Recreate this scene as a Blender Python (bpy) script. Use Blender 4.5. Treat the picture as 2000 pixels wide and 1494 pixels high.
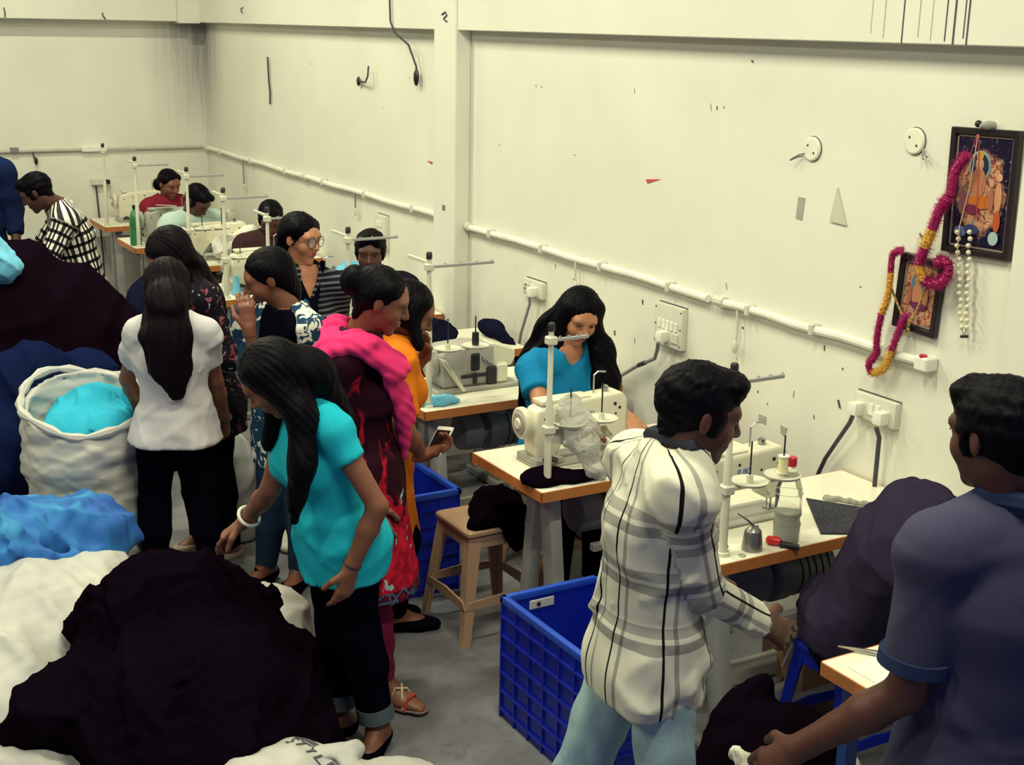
import bpy, bmesh, math, random
import numpy as np
from mathutils import Vector, Matrix

for o in list(bpy.data.objects): bpy.data.objects.remove(o)
SC = bpy.context.scene
COL = SC.collection

# ---------------------------------------------------------------- camera
cam_d = bpy.data.cameras.new('camera'); cam_o = bpy.data.objects.new('camera', cam_d); COL.objects.link(cam_o)
cam_d.sensor_width = 36.0; cam_d.lens = 46.8; cam_d.clip_start = .05
def _n(v): v = np.array(v, float); return v/np.linalg.norm(v)
_Y = _n((-1560, 732, 2600)); _Z = _n(np.cross(_n((1, -.02, 0)), _Y)); _Z = _Z if _Z[1] > 0 else -_Z
_X = np.cross(_Y, _Z); _X = _X if _X[0] > 0 else -_X
_R = np.array([_X, _Y, _Z])
cam_o.matrix_world = Matrix(((_R[0,0], _R[0,1], -_R[0,2], 0), (_R[1,0], _R[1,1], -_R[1,2], 0), (_R[2,0], _R[2,1], -_R[2,2], 2.35), (0,0,0,1)))
SC.camera = cam_o

# ---------------------------------------------------------------- world, lights, exposure
W = bpy.data.worlds.new('world'); SC.world = W; W.use_nodes = True
W.node_tree.nodes['Background'].inputs[0].default_value = (.20, .27, 1.0, 1)
W.node_tree.nodes['Background'].inputs[1].default_value = .34
SC.view_settings.view_transform = 'Standard'; SC.view_settings.look = 'None'
SC.view_settings.exposure = 0.0; SC.view_settings.gamma = 1.0; SC.view_settings.use_curve_mapping = False
LAMP_POWER = 64.0
LAMP_COLOR = (1.0, .975, .68)
LAMPS = [(1.55, y) for y in (1.2, 3.2, 5.2, 7.2, 9.2)] + [(-1.6, y) for y in (2.2, 5.2, 8.2)]
LAMP_Z = 3.95
for (lx, ly) in LAMPS:
    ld = bpy.data.lights.new('tube_light_glow', 'AREA'); ld.shape = 'RECTANGLE'; ld.size = 1.2; ld.size_y = .12
    ld.energy = LAMP_POWER; ld.color = LAMP_COLOR
    lo = bpy.data.objects.new('tube_light_glow', ld); COL.objects.link(lo); lo.location = (lx, ly, LAMP_Z-.06)

# ---------------------------------------------------------------- materials
def lin(c):
    if isinstance(c, str):
        c = c.lstrip('#'); c = [int(c[i:i+2], 16)/255 for i in (0, 2, 4)]
    return tuple(x/12.92 if x <= .04045 else ((x+.055)/1.055)**2.4 for x in c[:3]) + (1.,)
MATS = {}
class NT:
    def __init__(s, name):
        s.m = bpy.data.materials.new(name); s.m.use_nodes = True; s.t = s.m.node_tree; s.b = s.t.nodes['Principled BSDF']
    def n(s, typ, **kw):
        nd = s.t.nodes.new(typ)
        for k, v in kw.items():
            if k in nd.inputs.keys() if isinstance(k, str) else False: nd.inputs[k].default_value = v
            else: setattr(nd, k, v)
        return nd
    def l(s, a, b): s.t.links.new(a, b)
    def ramp(s, fac, stops, interp='LINEAR'):
        r = s.t.nodes.new('ShaderNodeValToRGB'); r.color_ramp.interpolation = interp
        e = r.color_ramp.elements
        while len(e) < len(stops): e.new(.5)
        for el, (p, c) in zip(e, stops): el.position = p; el.color = lin(c) if not (isinstance(c, tuple) and len(c) == 4) else c
        s.l(fac, r.inputs[0]); return r.outputs[0]
    def mix(s, fac, a, b, typ='MIX'):
        m = s.t.nodes.new('ShaderNodeMix'); m.data_type = 'RGBA'; m.blend_type = typ
        for sock, v in ((m.inputs[0], fac), (m.inputs[6], a), (m.inputs[7], b)):
            if hasattr(v, 'links'): s.l(v, sock)
            else: sock.default_value = v if not isinstance(v, str) else lin(v)
        return m.outputs[2]
    def math(s, op, a, b=0., c=0.):
        m = s.t.nodes.new('ShaderNodeMath'); m.operation = op
        for sock, v in zip(m.inputs, (a, b, c)):
            if hasattr(v, 'links'): s.l(v, sock)
            else: sock.default_value = v
        return m.outputs[0]
    def coord(s, attr=None, scale=(1,1,1), rot=(0,0,0), loc=(0,0,0)):
        if attr: a = s.n('ShaderNodeAttribute', attribute_name=attr); out = a.outputs['Vector']
        else: a = s.n('ShaderNodeTexCoord'); out = a.outputs['Object']
        mp = s.n('ShaderNodeMapping'); mp.inputs['Scale'].default_value = scale; mp.inputs['Rotation'].default_value = rot; mp.inputs['Location'].default_value = loc
        s.l(out, mp.inputs[0]); return mp.outputs[0]
    def noise(s, vec, scale, detail=3, rough=.55, dist=0.):
        n = s.n('ShaderNodeTexNoise'); n.inputs['Scale'].default_value = scale; n.inputs['Detail'].default_value = detail
        n.inputs['Roughness'].default_value = rough; n.inputs['Distortion'].default_value = dist
        if vec is not None: s.l(vec, n.inputs['Vector'])
        return n.outputs['Fac']
    def bump(s, h, strength=.3, dist=.01):
        b = s.n('ShaderNodeBump'); b.inputs['Strength'].default_value = strength; b.inputs['Distance'].default_value = dist
        s.l(h, b.inputs['Height']); s.l(b.outputs[0], s.b.inputs['Normal'])
    def set(s, **kw):
        for k, v in kw.items():
            k = {'color': 'Base Color', 'rough': 'Roughness', 'metal': 'Metallic', 'spec': 'Specular IOR Level', 'sheen': 'Sheen Weight', 'alpha': 'Alpha', 'trans': 'Transmission Weight', 'ior': 'IOR', 'coat': 'Coat Weight'}[k]
            if hasattr(v, 'links'): s.l(v, s.b.inputs[k])
            else: s.b.inputs[k].default_value = lin(v) if k == 'Base Color' else v
        return s
def M(name, color=None, rough=.6, metal=0., var=.12, vscale=14., bump=0., bscale=60., **kw):
    """plain procedural material: colour with a soft noise variation and fine relief"""
    if name in MATS: return MATS[name]
    t = NT(name); c = lin(color); v = t.coord()
    nz = t.noise(v, vscale, 3)
    lo = tuple(x*(1-var) for x in c[:3])+(1,); hi = tuple(min(1, x*(1+var)) for x in c[:3])+(1,)
    t.set(color=t.mix(nz, lo, hi), rough=rough, metal=metal, **kw)
    if bump: t.bump(t.noise(v, bscale, 3), bump, .004)
    MATS[name] = t.m; return t.m

# ---------------------------------------------------------------- mesh helpers
def link(name, me, parent=None, mat=None, loc=None):
    o = bpy.data.objects.new(name, me); COL.objects.link(o)
    if parent is not None: o.parent = parent
    if loc is not None: o.location = loc
    if mat is not None:
        for m in (mat if isinstance(mat, (list, tuple)) else [mat]): me.materials.append(m)
    return o
def arrmesh(name, V, F, smooth=True, attrs=None):
    me = bpy.data.meshes.new(name); n = len(V); m = len(F); k = F.shape[1]
    me.vertices.add(n); me.vertices.foreach_set('co', np.ascontiguousarray(V, np.float32).ravel())
    me.loops.add(m*k); me.loops.foreach_set('vertex_index', np.ascontiguousarray(F, np.int32).ravel())
    me.polygons.add(m); me.polygons.foreach_set('loop_start', np.arange(0, m*k, k, dtype=np.int32))
    me.update(calc_edges=True)
    me.polygons.foreach_set('use_smooth', np.full(m, smooth))
    if attrs:
        for a, d in attrs.items():
            at = me.attributes.new(a, 'FLOAT_VECTOR', 'POINT'); at.data.foreach_set('vector', np.ascontiguousarray(d, np.float32).ravel())
    me.validate(); return me
def tag(o, label=None, cat=None, group=None, kind=None):
    if label: o['label'] = label
    if cat: o['category'] = cat
    if group: o['group'] = group
    if kind: o['kind'] = kind
    return o
def thing(name, label, cat, loc=(0,0,0), rz=0., group=None):
    o = bpy.data.objects.new(name, None); COL.objects.link(o); o.location = loc; o.rotation_euler = (0,0,rz); o.empty_display_size = .1
    return tag(o, label, cat, group)
def copy_tree(o, parent=None):
    c = o.copy(); COL.objects.link(c); c.parent = parent
    for ch in list(o.children): copy_tree(ch, c)
    return c
class MB:
    """collects boxes, tubes, lathes and prisms into one mesh"""
    def __init__(s): s.bm = bmesh.new()
    def box(s, lo, hi, bev=0., seg=1, M4=None):
        lo = Vector(lo); hi = Vector(hi); c = (lo+hi)/2; d = hi-lo
        g = bmesh.ops.create_cube(s.bm, size=1)['verts']
        for v in g: v.co = Vector((v.co.x*d.x, v.co.y*d.y, v.co.z*d.z))+c
        if bev:
            es = list({e for v in g for e in v.link_edges})
            r = bmesh.ops.bevel(s.bm, geom=es, offset=bev, segments=seg, affect='EDGES', profile=.6); g = list({v for f in r['faces'] for v in f.verts} | {v for v in g if v.is_valid})
        if M4 is not None:
            vs = set(g)
            bmesh.ops.transform(s.bm, matrix=M4, verts=list(vs))
        return s
    def tube(s, pts, r, n=10, cap=True):
        pts = [Vector(p) for p in pts]; rs = r if isinstance(r, (list, tuple)) else [r]*len(pts)
        rings = []; up = None
        for i, p in enumerate(pts):
            t = (pts[min(i+1, len(pts)-1)]-pts[max(i-1, 0)]).normalized()
            if up is None: up = t.orthogonal().normalized()
            up = (up-t*up.dot(t)).normalized() if (up-t*up.dot(t)).length > 1e-4 else t.orthogonal().normalized()
            b = t.cross(up)
            rings.append([s.bm.verts.new(p+(up*math.cos(a)+b*math.sin(a))*rs[i]) for a in [2*math.pi*k/n for k in range(n)]])
        for a, b in zip(rings, rings[1:]):
            for k in range(n): s.bm.faces.new((a[k], a[(k+1)%n], b[(k+1)%n], b[k]))
        if cap: s.bm.faces.new(rings[0][::-1]); s.bm.faces.new(rings[-1])
        return s
    def lathe(s, prof, o=(0,0,0), axis=(0,0,1), n=20):
        ax = Vector(axis).normalized(); u = ax.orthogonal().normalized(); w = ax.cross(u); o = Vector(o)
        rings = [[s.bm.verts.new(o+ax*z+(u*math.cos(2*math.pi*k/n)+w*math.sin(2*math.pi*k/n))*max(r, 1e-5)) for k in range(n)] for r, z in prof]
        for a, b in zip(rings, rings[1:]):
            for k in range(n): s.bm.faces.new((a[k], a[(k+1)%n], b[(k+1)%n], b[k]))
        s.bm.faces.new(rings[0][::-1]); s.bm.faces.new(rings[-1]); return s
    def prism(s, prof, o, u, v, w, depth, bev=0., seg=2):
        """profile (a,b) in plane u,v at o, extruded depth along w"""
        o, u, v, w = Vector(o), Vector(u), Vector(v), Vector(w)
        f0 = [s.bm.verts.new(o+u*a+v*b) for a, b in prof]; f1 = [s.bm.verts.new(o+u*a+v*b+w*depth) for a, b in prof]
        n = len(prof); fs = [s.bm.faces.new(f0[::-1]), s.bm.faces.new(f1)]
        for k in range(n): fs.append(s.bm.faces.new((f0[k], f0[(k+1)%n], f1[(k+1)%n], f1[k])))
        if bev: bmesh.ops.bevel(s.bm, geom=list({e for f in fs for e in f.edges}), offset=bev, segments=seg, affect='EDGES', profile=.6, clamp_overlap=True)
        return s
    def sphere(s, c, r, n=12, m=8, axes=None):
        g = bmesh.ops.create_uvsphere(s.bm, u_segments=n, v_segments=m, radius=1)['verts']
        rr = Vector(r) if isinstance(r, (tuple, list)) else Vector((r, r, r)); c = Vector(c)
        for q in g:
            p = Vector((q.co.x*rr.x, q.co.y*rr.y, q.co.z*rr.z))
            if axes is not None: p = Vector(axes[0])*p.x+Vector(axes[1])*p.y+Vector(axes[2])*p.z
            q.co = c+p
        return s
    def ring(s, c, ax, R, r, n=24, m=8, sx=1., sdir=None):
        ax = Vector(ax).normalized(); u = Vector(sdir).normalized() if sdir is not None else ax.orthogonal().normalized(); w = ax.cross(u); c = Vector(c)
        pts = [c+(u*math.cos(t)*R*sx+w*math.sin(t)*R) for t in [2*math.pi*k/n for k in range(n)]]
        rings = []
        for k in range(n):
            t = (pts[(k+1)%n]-pts[k-1]).normalized(); b = t.cross(ax)
            rings.append([s.bm.verts.new(pts[k]+(ax*math.cos(a)+b*math.sin(a))*r) for a in [2*math.pi*j/m for j in range(m)]])
        for k in range(n):
            a, b = rings[k], rings[(k+1)%n]
            for j in range(m): s.bm.faces.new((a[j], a[(j+1)%m], b[(j+1)%m], b[j]))
        return s
    def quad(s, *p): s.bm.faces.new([s.bm.verts.new(Vector(q)) for q in p]); return s
    def build(s, name, mat, parent=None, loc=None, smooth=True, angle=35):
        bmesh.ops.recalc_face_normals(s.bm, faces=s.bm.faces[:])
        if smooth:
            for f in s.bm.faces: f.smooth = True
            ca = math.radians(angle)
            for e in s.bm.edges:
                if len(e.link_faces) == 2 and e.calc_face_angle(0) > ca: e.smooth = False
        me = bpy.data.meshes.new(name); s.bm.to_mesh(me); s.bm.free()
        return link(name, me, parent, mat, loc)

# ---------------------------------------------------------------- distance fields turned into surfaces
def v3(*a): return np.array(a if len(a) == 3 else a[0], float)
def nz(v): return v/(np.linalg.norm(v)+1e-12)
class Seg:
    """tapered limb segment with round or elliptical section"""
    def __init__(s, a, b, r1, r2=None, side=None, e1=1., e2=None, cap=1., k=.02, op='u', v0=0.):
        s.a = v3(a); s.b = v3(b); s.r1 = r1; s.r2 = r1 if r2 is None else r2; s.e1 = e1; s.e2 = e1 if e2 is None else e2
        s.cap = cap; s.k = k; s.op = op; s.v0 = v0
        ab = s.b-s.a; s.L = np.linalg.norm(ab)+1e-9; s.ax = ab/s.L
        sd = np.array([1., .01, 0]) if side is None else v3(side)
        sd = sd-s.ax*sd.dot(s.ax)
        if np.linalg.norm(sd) < 1e-3: sd = np.cross(s.ax, (0, 1., .1))
        s.sd = nz(sd); s.fw = np.cross(s.ax, s.sd); s.el = side is not None
    def bb(s, pad):
        R = max(s.r1, s.r2)*max(1, s.e1, s.e2, s.cap)+pad; return np.minimum(s.a, s.b)-R, np.maximum(s.a, s.b)+R
    def grow(s, o): return Seg(s.a, s.b, s.r1+o, s.r2+o, s.sd if s.el else None, (s.r1*s.e1+o)/(s.r1+o), (s.r2*s.e2+o)/(s.r2+o), s.cap, s.k, s.op, s.v0)
    def ev(s, X, Y, Z, uv=False):
        px, py, pz = X-s.a[0], Y-s.a[1], Z-s.a[2]; ab = s.b-s.a
        t = np.clip((px*ab[0]+py*ab[1]+pz*ab[2])/(s.L*s.L), 0, 1)
        vx, vy, vz = px-t*ab[0], py-t*ab[1], pz-t*ab[2]
        r = s.r1+(s.r2-s.r1)*t
        nn = np.sqrt(vx*vx+vy*vy+vz*vz)
        if s.el or uv:
            us = vx*s.sd[0]+vy*s.sd[1]+vz*s.sd[2]; uf = vx*s.fw[0]+vy*s.fw[1]+vz*s.fw[2]
        if s.el:
            ua = vx*s.ax[0]+vy*s.ax[1]+vz*s.ax[2]; e = s.e1+(s.e2-s.e1)*t
            q = np.sqrt((us/r)**2+(uf/(r*e))**2+(ua/(r*s.cap))**2)+1e-6
            d = nn-nn/q
        else: d = nn-r
        if uv: return d, np.arctan2(us, uf)*.5*(s.r1+s.r2), t*s.L+s.v0
        return d
class Ell:
    def __init__(s, c, axes, rad, k=.02, op='u'):
        s.c = v3(c); s.A = [nz(v3(a)) for a in axes]; s.r = rad; s.k = k; s.op = op; s.v0 = 0
    def bb(s, pad):
        R = max(s.r)+pad; return s.c-R, s.c+R
    def grow(s, o): return Ell(s.c, s.A, [r+o for r in s.r], s.k, s.op)
    def ev(s, X, Y, Z, uv=False):
        x, y, z = X-s.c[0], Y-s.c[1], Z-s.c[2]; q = 0
        for a, r in zip(s.A, s.r): q = q+((x*a[0]+y*a[1]+z*a[2])/r)**2
        q = np.sqrt(q)+1e-6; n = np.sqrt(x*x+y*y+z*z); d = n-n/q
        if uv: return d, x*0, z
        return d
class Field:
    def __init__(s, prims, h, lo=None, hi=None, pad=None):
        pad = 3*h if pad is None else pad
        if lo is None:
            bs = [p.bb(pad) for p in prims if p.op == 'u']; lo = np.min([b[0] for b in bs], 0); hi = np.max([b[1] for b in bs], 0)
        s.h = h; s.lo = v3(lo); s.n = np.maximum(np.ceil((v3(hi)-s.lo)/h).astype(int)+1, 4)
        s.D = np.full(s.n, 5., np.float32); s.prims = prims
        s.ax = [(s.lo[i]+h*np.arange(s.n[i])).astype(np.float32) for i in range(3)]
        for p in prims: s.put(p)
    def grid(s, i0=(0,0,0), i1=None):
        i1 = s.n if i1 is None else i1
        return s.ax[0][i0[0]:i1[0], None, None], s.ax[1][None, i0[1]:i1[1], None], s.ax[2][None, None, i0[2]:i1[2]]
    def put(s, p):
        lo, hi = p.bb(p.k+3*s.h)
        i0 = np.clip(np.floor((lo-s.lo)/s.h).astype(int), 0, s.n); i1 = np.clip(np.ceil((hi-s.lo)/s.h).astype(int)+1, 0, s.n)
        if (i1 <= i0).any(): return
        sl = tuple(slice(a, b) for a, b in zip(i0, i1)); d = p.ev(*s.grid(i0, i1)); A = s.D[sl]; k = p.k
        if p.op == 'u':
            h = np.clip(.5+.5*(d-A)/k, 0, 1); s.D[sl] = d+(A-d)*h-k*h*(1-h)
        else:
            d = -d; h = np.clip(.5-.5*(d-A)/k, 0, 1); s.D[sl] = d+(A-d)*h+k*h*(1-h)
    def plane(s, o, n, k=0.):
        """keep the side the normal points away from"""
        X, Y, Z = s.grid(); n = nz(v3(n)); d = (X-o[0])*n[0]+(Y-o[1])*n[1]+(Z-o[2])*n[2]; s.D = np.maximum(s.D, d).astype(np.float32); return s
    def warp(s, fn): s.D = (s.D+fn(*s.grid())).astype(np.float32); return s
    def nets(s):
        D = s.D; S = D < 0; n = s.n
        C = [(i, j, k) for i in (0, 1) for j in (0, 1) for k in (0, 1)]
        cnt = np.zeros(n-1, np.int8)
        for i, j, k in C: cnt += S[i:n[0]-1+i, j:n[1]-1+j, k:n[2]-1+k]
        act = (cnt > 0) & (cnt < 8); idx = np.argwhere(act)
        if len(idx) == 0: return np.zeros((0, 3)), np.zeros((0, 4), int)
        val = [D[idx[:, 0]+i, idx[:, 1]+j, idx[:, 2]+k] for i, j, k in C]
        pos = np.zeros((len(idx), 3)); ct = np.zeros(len(idx))
        for a in range(8):
            for b in range(a+1, 8):
                da = np.array(C[b])-np.array(C[a])
                if np.abs(da).sum() != 1: continue
                m = (val[a] < 0) != (val[b] < 0); t = val[a][m]/(val[a][m]-val[b][m])
                pos[m] += np.array(C[a])+da*t[:, None]; ct[m] += 1
        V = s.lo+(idx+pos/ct[:, None])*s.h
        ID = np.full(n-1, -1, np.int64); ID[act] = np.arange(len(idx)); Fs = []
        for ax in range(3):
            u, w = (ax+1) % 3, (ax+2) % 3
            sa = [slice(None)]*3; sb = [slice(None)]*3; sa[ax] = slice(0, n[ax]-1); sb[ax] = slice(1, n[ax])
            for q in (sa, sb): q[u] = slice(1, n[u]-1); q[w] = slice(1, n[w]-1)
            A = S[tuple(sa)]; B = S[tuple(sb)]; e = np.argwhere(A != B)
            if len(e) == 0: continue
            flip = A[tuple(e.T)]; e = e.copy(); e[:, u] += 1; e[:, w] += 1
            def g(du, dw): q = e.copy(); q[:, u] += du; q[:, w] += dw; return ID[tuple(q.T)]
            f = np.stack([g(-1, -1), g(0, -1), g(0, 0), g(-1, 0)], 1); f[~flip] = f[~flip][:, ::-1]; Fs.append(f)
        F = np.concatenate(Fs); F = F[(F >= 0).all(1)]
        return V, F
def folds(f, amp, seed=0., dirs=((.8, .3, 1.), (-.5, .9, .4))):
    (a, b, c), (d, e, g) = dirs
    def fn(X, Y, Z):
        w = np.sin(f*.47*(X*1.1-Y*.6+Z*.5)+seed)+np.sin(f*.39*(Y*1.2+Z*.7)+seed*1.7)
        return amp*(np.sin(f*(a*X+b*Y+c*Z)+1.9*w+seed)*.6+np.sin(1.7*f*(d*X+e*Y+g*Z)-1.5*w+2*seed)*.4)
    return fn
def uvs(prims, V):
    best = np.full(len(V), 9.); U = np.zeros((len(V), 3))
    for i, p in enumerate(prims):
        if p.op != 'u': continue
        d, u, v = p.ev(V[:, 0], V[:, 1], V[:, 2], True)
        if getattr(p, 'trunk', None) is not None: _, u, v = p.trunk.ev(V[:, 0], V[:, 1], V[:, 2], True)
        m = d < best; best[m] = d[m]; U[m, 0] = u[m]; U[m, 1] = v[m]; U[m, 2] = i
    return U
def sdf_obj(name, prims, h, mat, parent=None, base=(0,0,0), planes=(), warp=None, uv=False, loc=None):
    f = Field(prims, h)
    if warp:
        for w in (warp if isinstance(warp, (list, tuple)) else [warp]): f.warp(w)
    for o, n in planes: f.plane(o, n)
    V, F = f.nets()
    at = {'buv': uvs(prims, V)} if uv else None
    return link(name, arrmesh(name, V-v3(base), F, True, at), parent, mat, loc)
# ---------------------------------------------------------------- setting
XW, YB = 3.5, 11.19          # recessed wall planes
def wall_mat(name, corner=True):
    t = NT(name); v = t.coord()
    g = t.n('ShaderNodeNewGeometry'); sep = t.n('ShaderNodeSeparateXYZ'); t.l(g.outputs['Position'], sep.inputs[0])
    big = t.noise(v, 1.3, 4); fine = t.noise(v, 9, 5, .65)
    col = t.ramp(big, [(.3, '#d9d8cd'), (.7, '#e4e3d8')])
    spots = t.ramp(t.noise(v, 26, 4, .7), [(.66, (0,0,0,1)), (.74, (1,1,1,1))])
    low = t.math('MULTIPLY', t.math('SUBTRACT', 1.5, sep.outputs['Z']), .9)       # grubby below the conduit, where chairs and people rub
    low = t.math('MINIMUM', t.math('MAXIMUM', low, .05), 1.)
    scuff = t.ramp(t.noise(v, 3.1, 6, .7), [(.45, (0,0,0,1)), (.75, (.8,.8,.8,1))])
    col = t.mix(t.math('MULTIPLY', t.math('MULTIPLY', spots, low), .35), col, '#8d8a84')
    col = t.mix(t.math('MULTIPLY', t.math('MULTIPLY', scuff, low), .45), col, '#a9a8a4')
    if corner:   # damp stain running down the far corner
        d = t.math('ADD', t.math('ABSOLUTE', t.math('SUBTRACT', sep.outputs['X'], 3.47)), t.math('ABSOLUTE', t.math('SUBTRACT', sep.outputs['Y'], YB-.03)))
        mp = t.coord(scale=(5, 5, .35)); streak = t.noise(mp, 3.2, 5, .7)
        zz = t.math('MULTIPLY', t.math('SUBTRACT', sep.outputs['Z'], 1.25), .95)
        m = t.math('MULTIPLY', t.math('MAXIMUM', t.math('SUBTRACT', 1., t.math('MULTIPLY', d, 1.9)), 0.), t.math('MAXIMUM', zz, .12))
        m = t.math('MINIMUM', t.math('MULTIPLY', m, t.math('MULTIPLY_ADD', streak, 2.2, -.2)), .8)
        m = t.math('MULTIPLY', m, t.math('LESS_THAN', sep.outputs['Z'], 2.305))
        col = t.mix(t.math('MAXIMUM', m, 0.), col, '#6a6470')
    t.set(color=col, rough=.75); t.bump(fine, .12, .01); return t.m
WALL = wall_mat('painted_plaster')
t = NT('concrete_floor'); v = t.coord()
a = t.noise(v, 2.2, 6, .62, .4); b = t.noise(v, 11, 5, .7); c = t.noise(v, 60, 2)
col = t.ramp(a, [(.28, '#55555c'), (.5, '#72727a'), (.72, '#8a8a8e')])
col = t.mix(t.ramp(b, [(.52, (0,0,0,1)), (.72, (.5,.5,.5,1))]), col, '#44434d')
t.set(color=col, rough=t.math('MULTIPLY_ADD', b, .25, .4)); t.bump(c, .08, .004); FLOOR = t.m
def struct(name, lo, hi, mat, bev=0.): return tag(MB().box(lo, hi, bev).build(name, mat), kind='structure')
struct('floor', (-6, -2, -.1), (3.7, 11.5, 0), FLOOR)
struct('ceiling', (-6, -2, 4.2), (3.7, 11.5, 4.3), M('dark_roof_sheet', '#3c3c40', .7))
wr = struct('wall_right', (XW, -2, 0), (3.7, 11.5, 4.2), WALL)
wb = struct('wall_back', (-6, YB, 0), (XW, 11.5, 4.2), WALL)
struct('wall_left', (-6.1, -2, 0), (-6, 11.5, 4.2), M('dim_side_wall', '#4a4a52', .8))
tr = struct('trim_1', (3.415, 2.79, 2.31), (XW, 6.49, 4.2), WALL, .004)      # beam along the right wall
struct('trim_2', (3.415, 6.75, 2.31), (XW, YB, 4.2), WALL, .004)
struct('trim_3', (3.405, 6.49, 0), (XW, 6.75, 4.2), WALL, .006)              # pilaster
struct('trim_4', (3.405, 2.45, 0), (XW, 2.765, 4.2), WALL, .006)
struct('trim_5', (-6, YB-.16, 2.315), (3.24, YB, 4.2), WALL, .004)           # beam along the back wall
struct('trim_6', (3.24, YB-.2, 2.30), (3.42, YB, 4.2), WALL, .004)
STAIN = M('dried_drip', '#4b4650', .9); STAIN2 = M('faint_drip', '#b3b09c', .9)
rnd = random.Random(4)
for yy, zl, w, m in [(3.095,.0,.0035,STAIN),(3.04,.0,.003,STAIN),(3.055,.02,.002,STAIN),(3.13,.01,.0022,STAIN),(3.315,.0,.0025,STAIN),(3.40,.015,.002,STAIN2),(3.245,.02,.002,STAIN2),(3.19,.01,.0015,STAIN2),(3.46,.03,.0015,STAIN2)]:
    MB().box((3.4135, yy-w, 2.312+zl), (3.4155, yy+w, 2.62+rnd.random()*.2)).build('drip_mark', m, tr)
# tube lights that light the hall
TUBE = NT('lit_tube'); TUBE.b.inputs['Emission Color'].default_value = (1, .96, .8, 1); TUBE.b.inputs['Emission Strength'].default_value = 4; TUBE = TUBE.m
WHITE_MET = M('white_enamel', '#dcdcd2', .4)
for i, (lx, ly) in enumerate(LAMPS):
    r = thing('tube_light', 'ceiling tube light above the sewing hall, out of the photo', 'lamp', (lx, ly, LAMP_Z), 0, 'ceiling tube lights')
    MB().box((-.62, -.04, .0), (.62, .04, .05), .008).build('housing', WHITE_MET, r)
    MB().tube([(-.58, .0, -.02), (.58, .0, -.02)], .013).build('tube', TUBE, r)
    MB().tube([(-.4, 0, .05), (-.4, 0, .25)], .006).tube([(.4, 0, .05), (.4, 0, .25)], .006).build('hanger', WHITE_MET, r)

# ---------------------------------------------------------------- conduits and wiring on the walls
PVC = M('white_pvc', '#e9e8df', .35, bump=.05); PVC2 = M('grubby_pvc', '#cfcdc2', .45)
DARKW = M('dark_cable', '#3a3a44', .5); GREYW = M('grey_cable', '#7e7e80', .5); BLK = M('black_plastic', '#15141c', .4)
def wallthing(name, label, cat, mb, mat, group=None): o = mb.build(name, mat); return tag(o, label, cat, group)
def conduit(label, y0, z0, y1, z1, n=2, mat=PVC):
    r = thing('conduit', label, 'conduit', (XW, y0, z0), 0, 'white conduits along the walls')
    MB().tube([(-.022, (y1-y0)*k/8, (z1-z0)*k/8+.004*math.sin(k*1.7+y0)) for k in range(9)], .017, 10).build('pipe', mat, r)
    for k in range(n):
        f = (k+.5)/n
        MB().box((-.045, (y1-y0)*f-.012, (z1-z0)*f-.022), (0, (y1-y0)*f+.012, (z1-z0)*f+.022), .004).build('clip', PVC2, r)
    MB().tube([(-.022, (y1-y0)-.03, z1-z0), (-.022, (y1-y0)+.03, z1-z0)], .024, 10).build('coupling', PVC2, r)
conduit('long white conduit on the right wall running up to the pilaster from the far corner', 6.80, 1.275, 8.9, 1.28, 3)
conduit('far white conduit on the right wall ending in the stained corner', 8.9, 1.28, 11.12, 1.29, 3)
conduit('white conduit between the pilaster and the multi-switch board', 4.33, 1.255, 6.47, 1.262, 4)
conduit('white conduit ending below the two framed pictures', 3.12, 1.25, 4.25, 1.255, 3)
MB().box((3.44, 3.09, 1.225), (3.5, 3.15, 1.275), .006).build('conduit_end_box', PVC); tag(bpy.data.objects['conduit_end_box'], 'square white end box of the conduit under the small framed picture', 'junction box')
MB().tube([(3.455, 3.12, 1.272), (3.455, 3.12, 1.282)], .014).build('red_stub', M('red_plastic', '#c4263a', .4), bpy.data.objects['conduit_end_box']).location = (0, 0, 0)
r = thing('conduit', 'thin grey conduit along the back wall behind the far machines', 'conduit', (1.4, YB, 1.30))
MB().tube([(-2.5, -.02, .0), (.35, -.02, .0), (2.05, -.02, -.005)], .014).build('pipe', M('grey_conduit', '#b7b5aa', .5), r)
MB().box((1.05, -.04, -.02), (1.25, 0, .02), .004).build('clip', PVC, r); MB().box((.50, -.045, -.01), (.56, 0, .03), .004).build('clip', GREYW, r)
def dangling(label, pts, rad, mat, bulb=None, name='hanging_wire', cat='wire', bm=None):
    r = thing(name, label, cat, pts[0]); p0 = Vector(pts[0])
    MB().tube([Vector(p)-p0 for p in pts], rad, 8).build('wire', mat, r)
    if bulb: MB().sphere(Vector(pts[-1])-p0, bulb, 10, 8).build('end_knob', bm or (PVC2 if mat in (PVC2, GREYW) else BLK), r)
    return r
dangling('short dark wire hanging from the back wall conduit', [(2.07, YB-.03, 1.29), (2.075, YB-.035, 1.25), (2.09, YB-.03, 1.22)], .006, DARKW, (.014, .014, .03))
dangling('dark power cable hanging down the back wall beside the far table', [(2.55, YB-.01, 1.00), (2.56, YB-.02, .7), (2.57, YB-.02, .4), (2.57, YB-.03, .1)], .007, DARKW)
dangling('short wire stub hanging from the far conduit near the corner', [(3.47, 10.2, 1.27), (3.47, 10.19, 1.15), (3.475, 10.2, 1.07)], .006, GREYW, (.008, .012, .025))
dangling('short wire stub with a white connector below the conduit left of the pilaster', [(3.47, 8.0, 1.26), (3.47, 8.0, 1.2), (3.47, 8.0, 1.15)], .006, GREYW, (.008, .014, .028))
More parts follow.
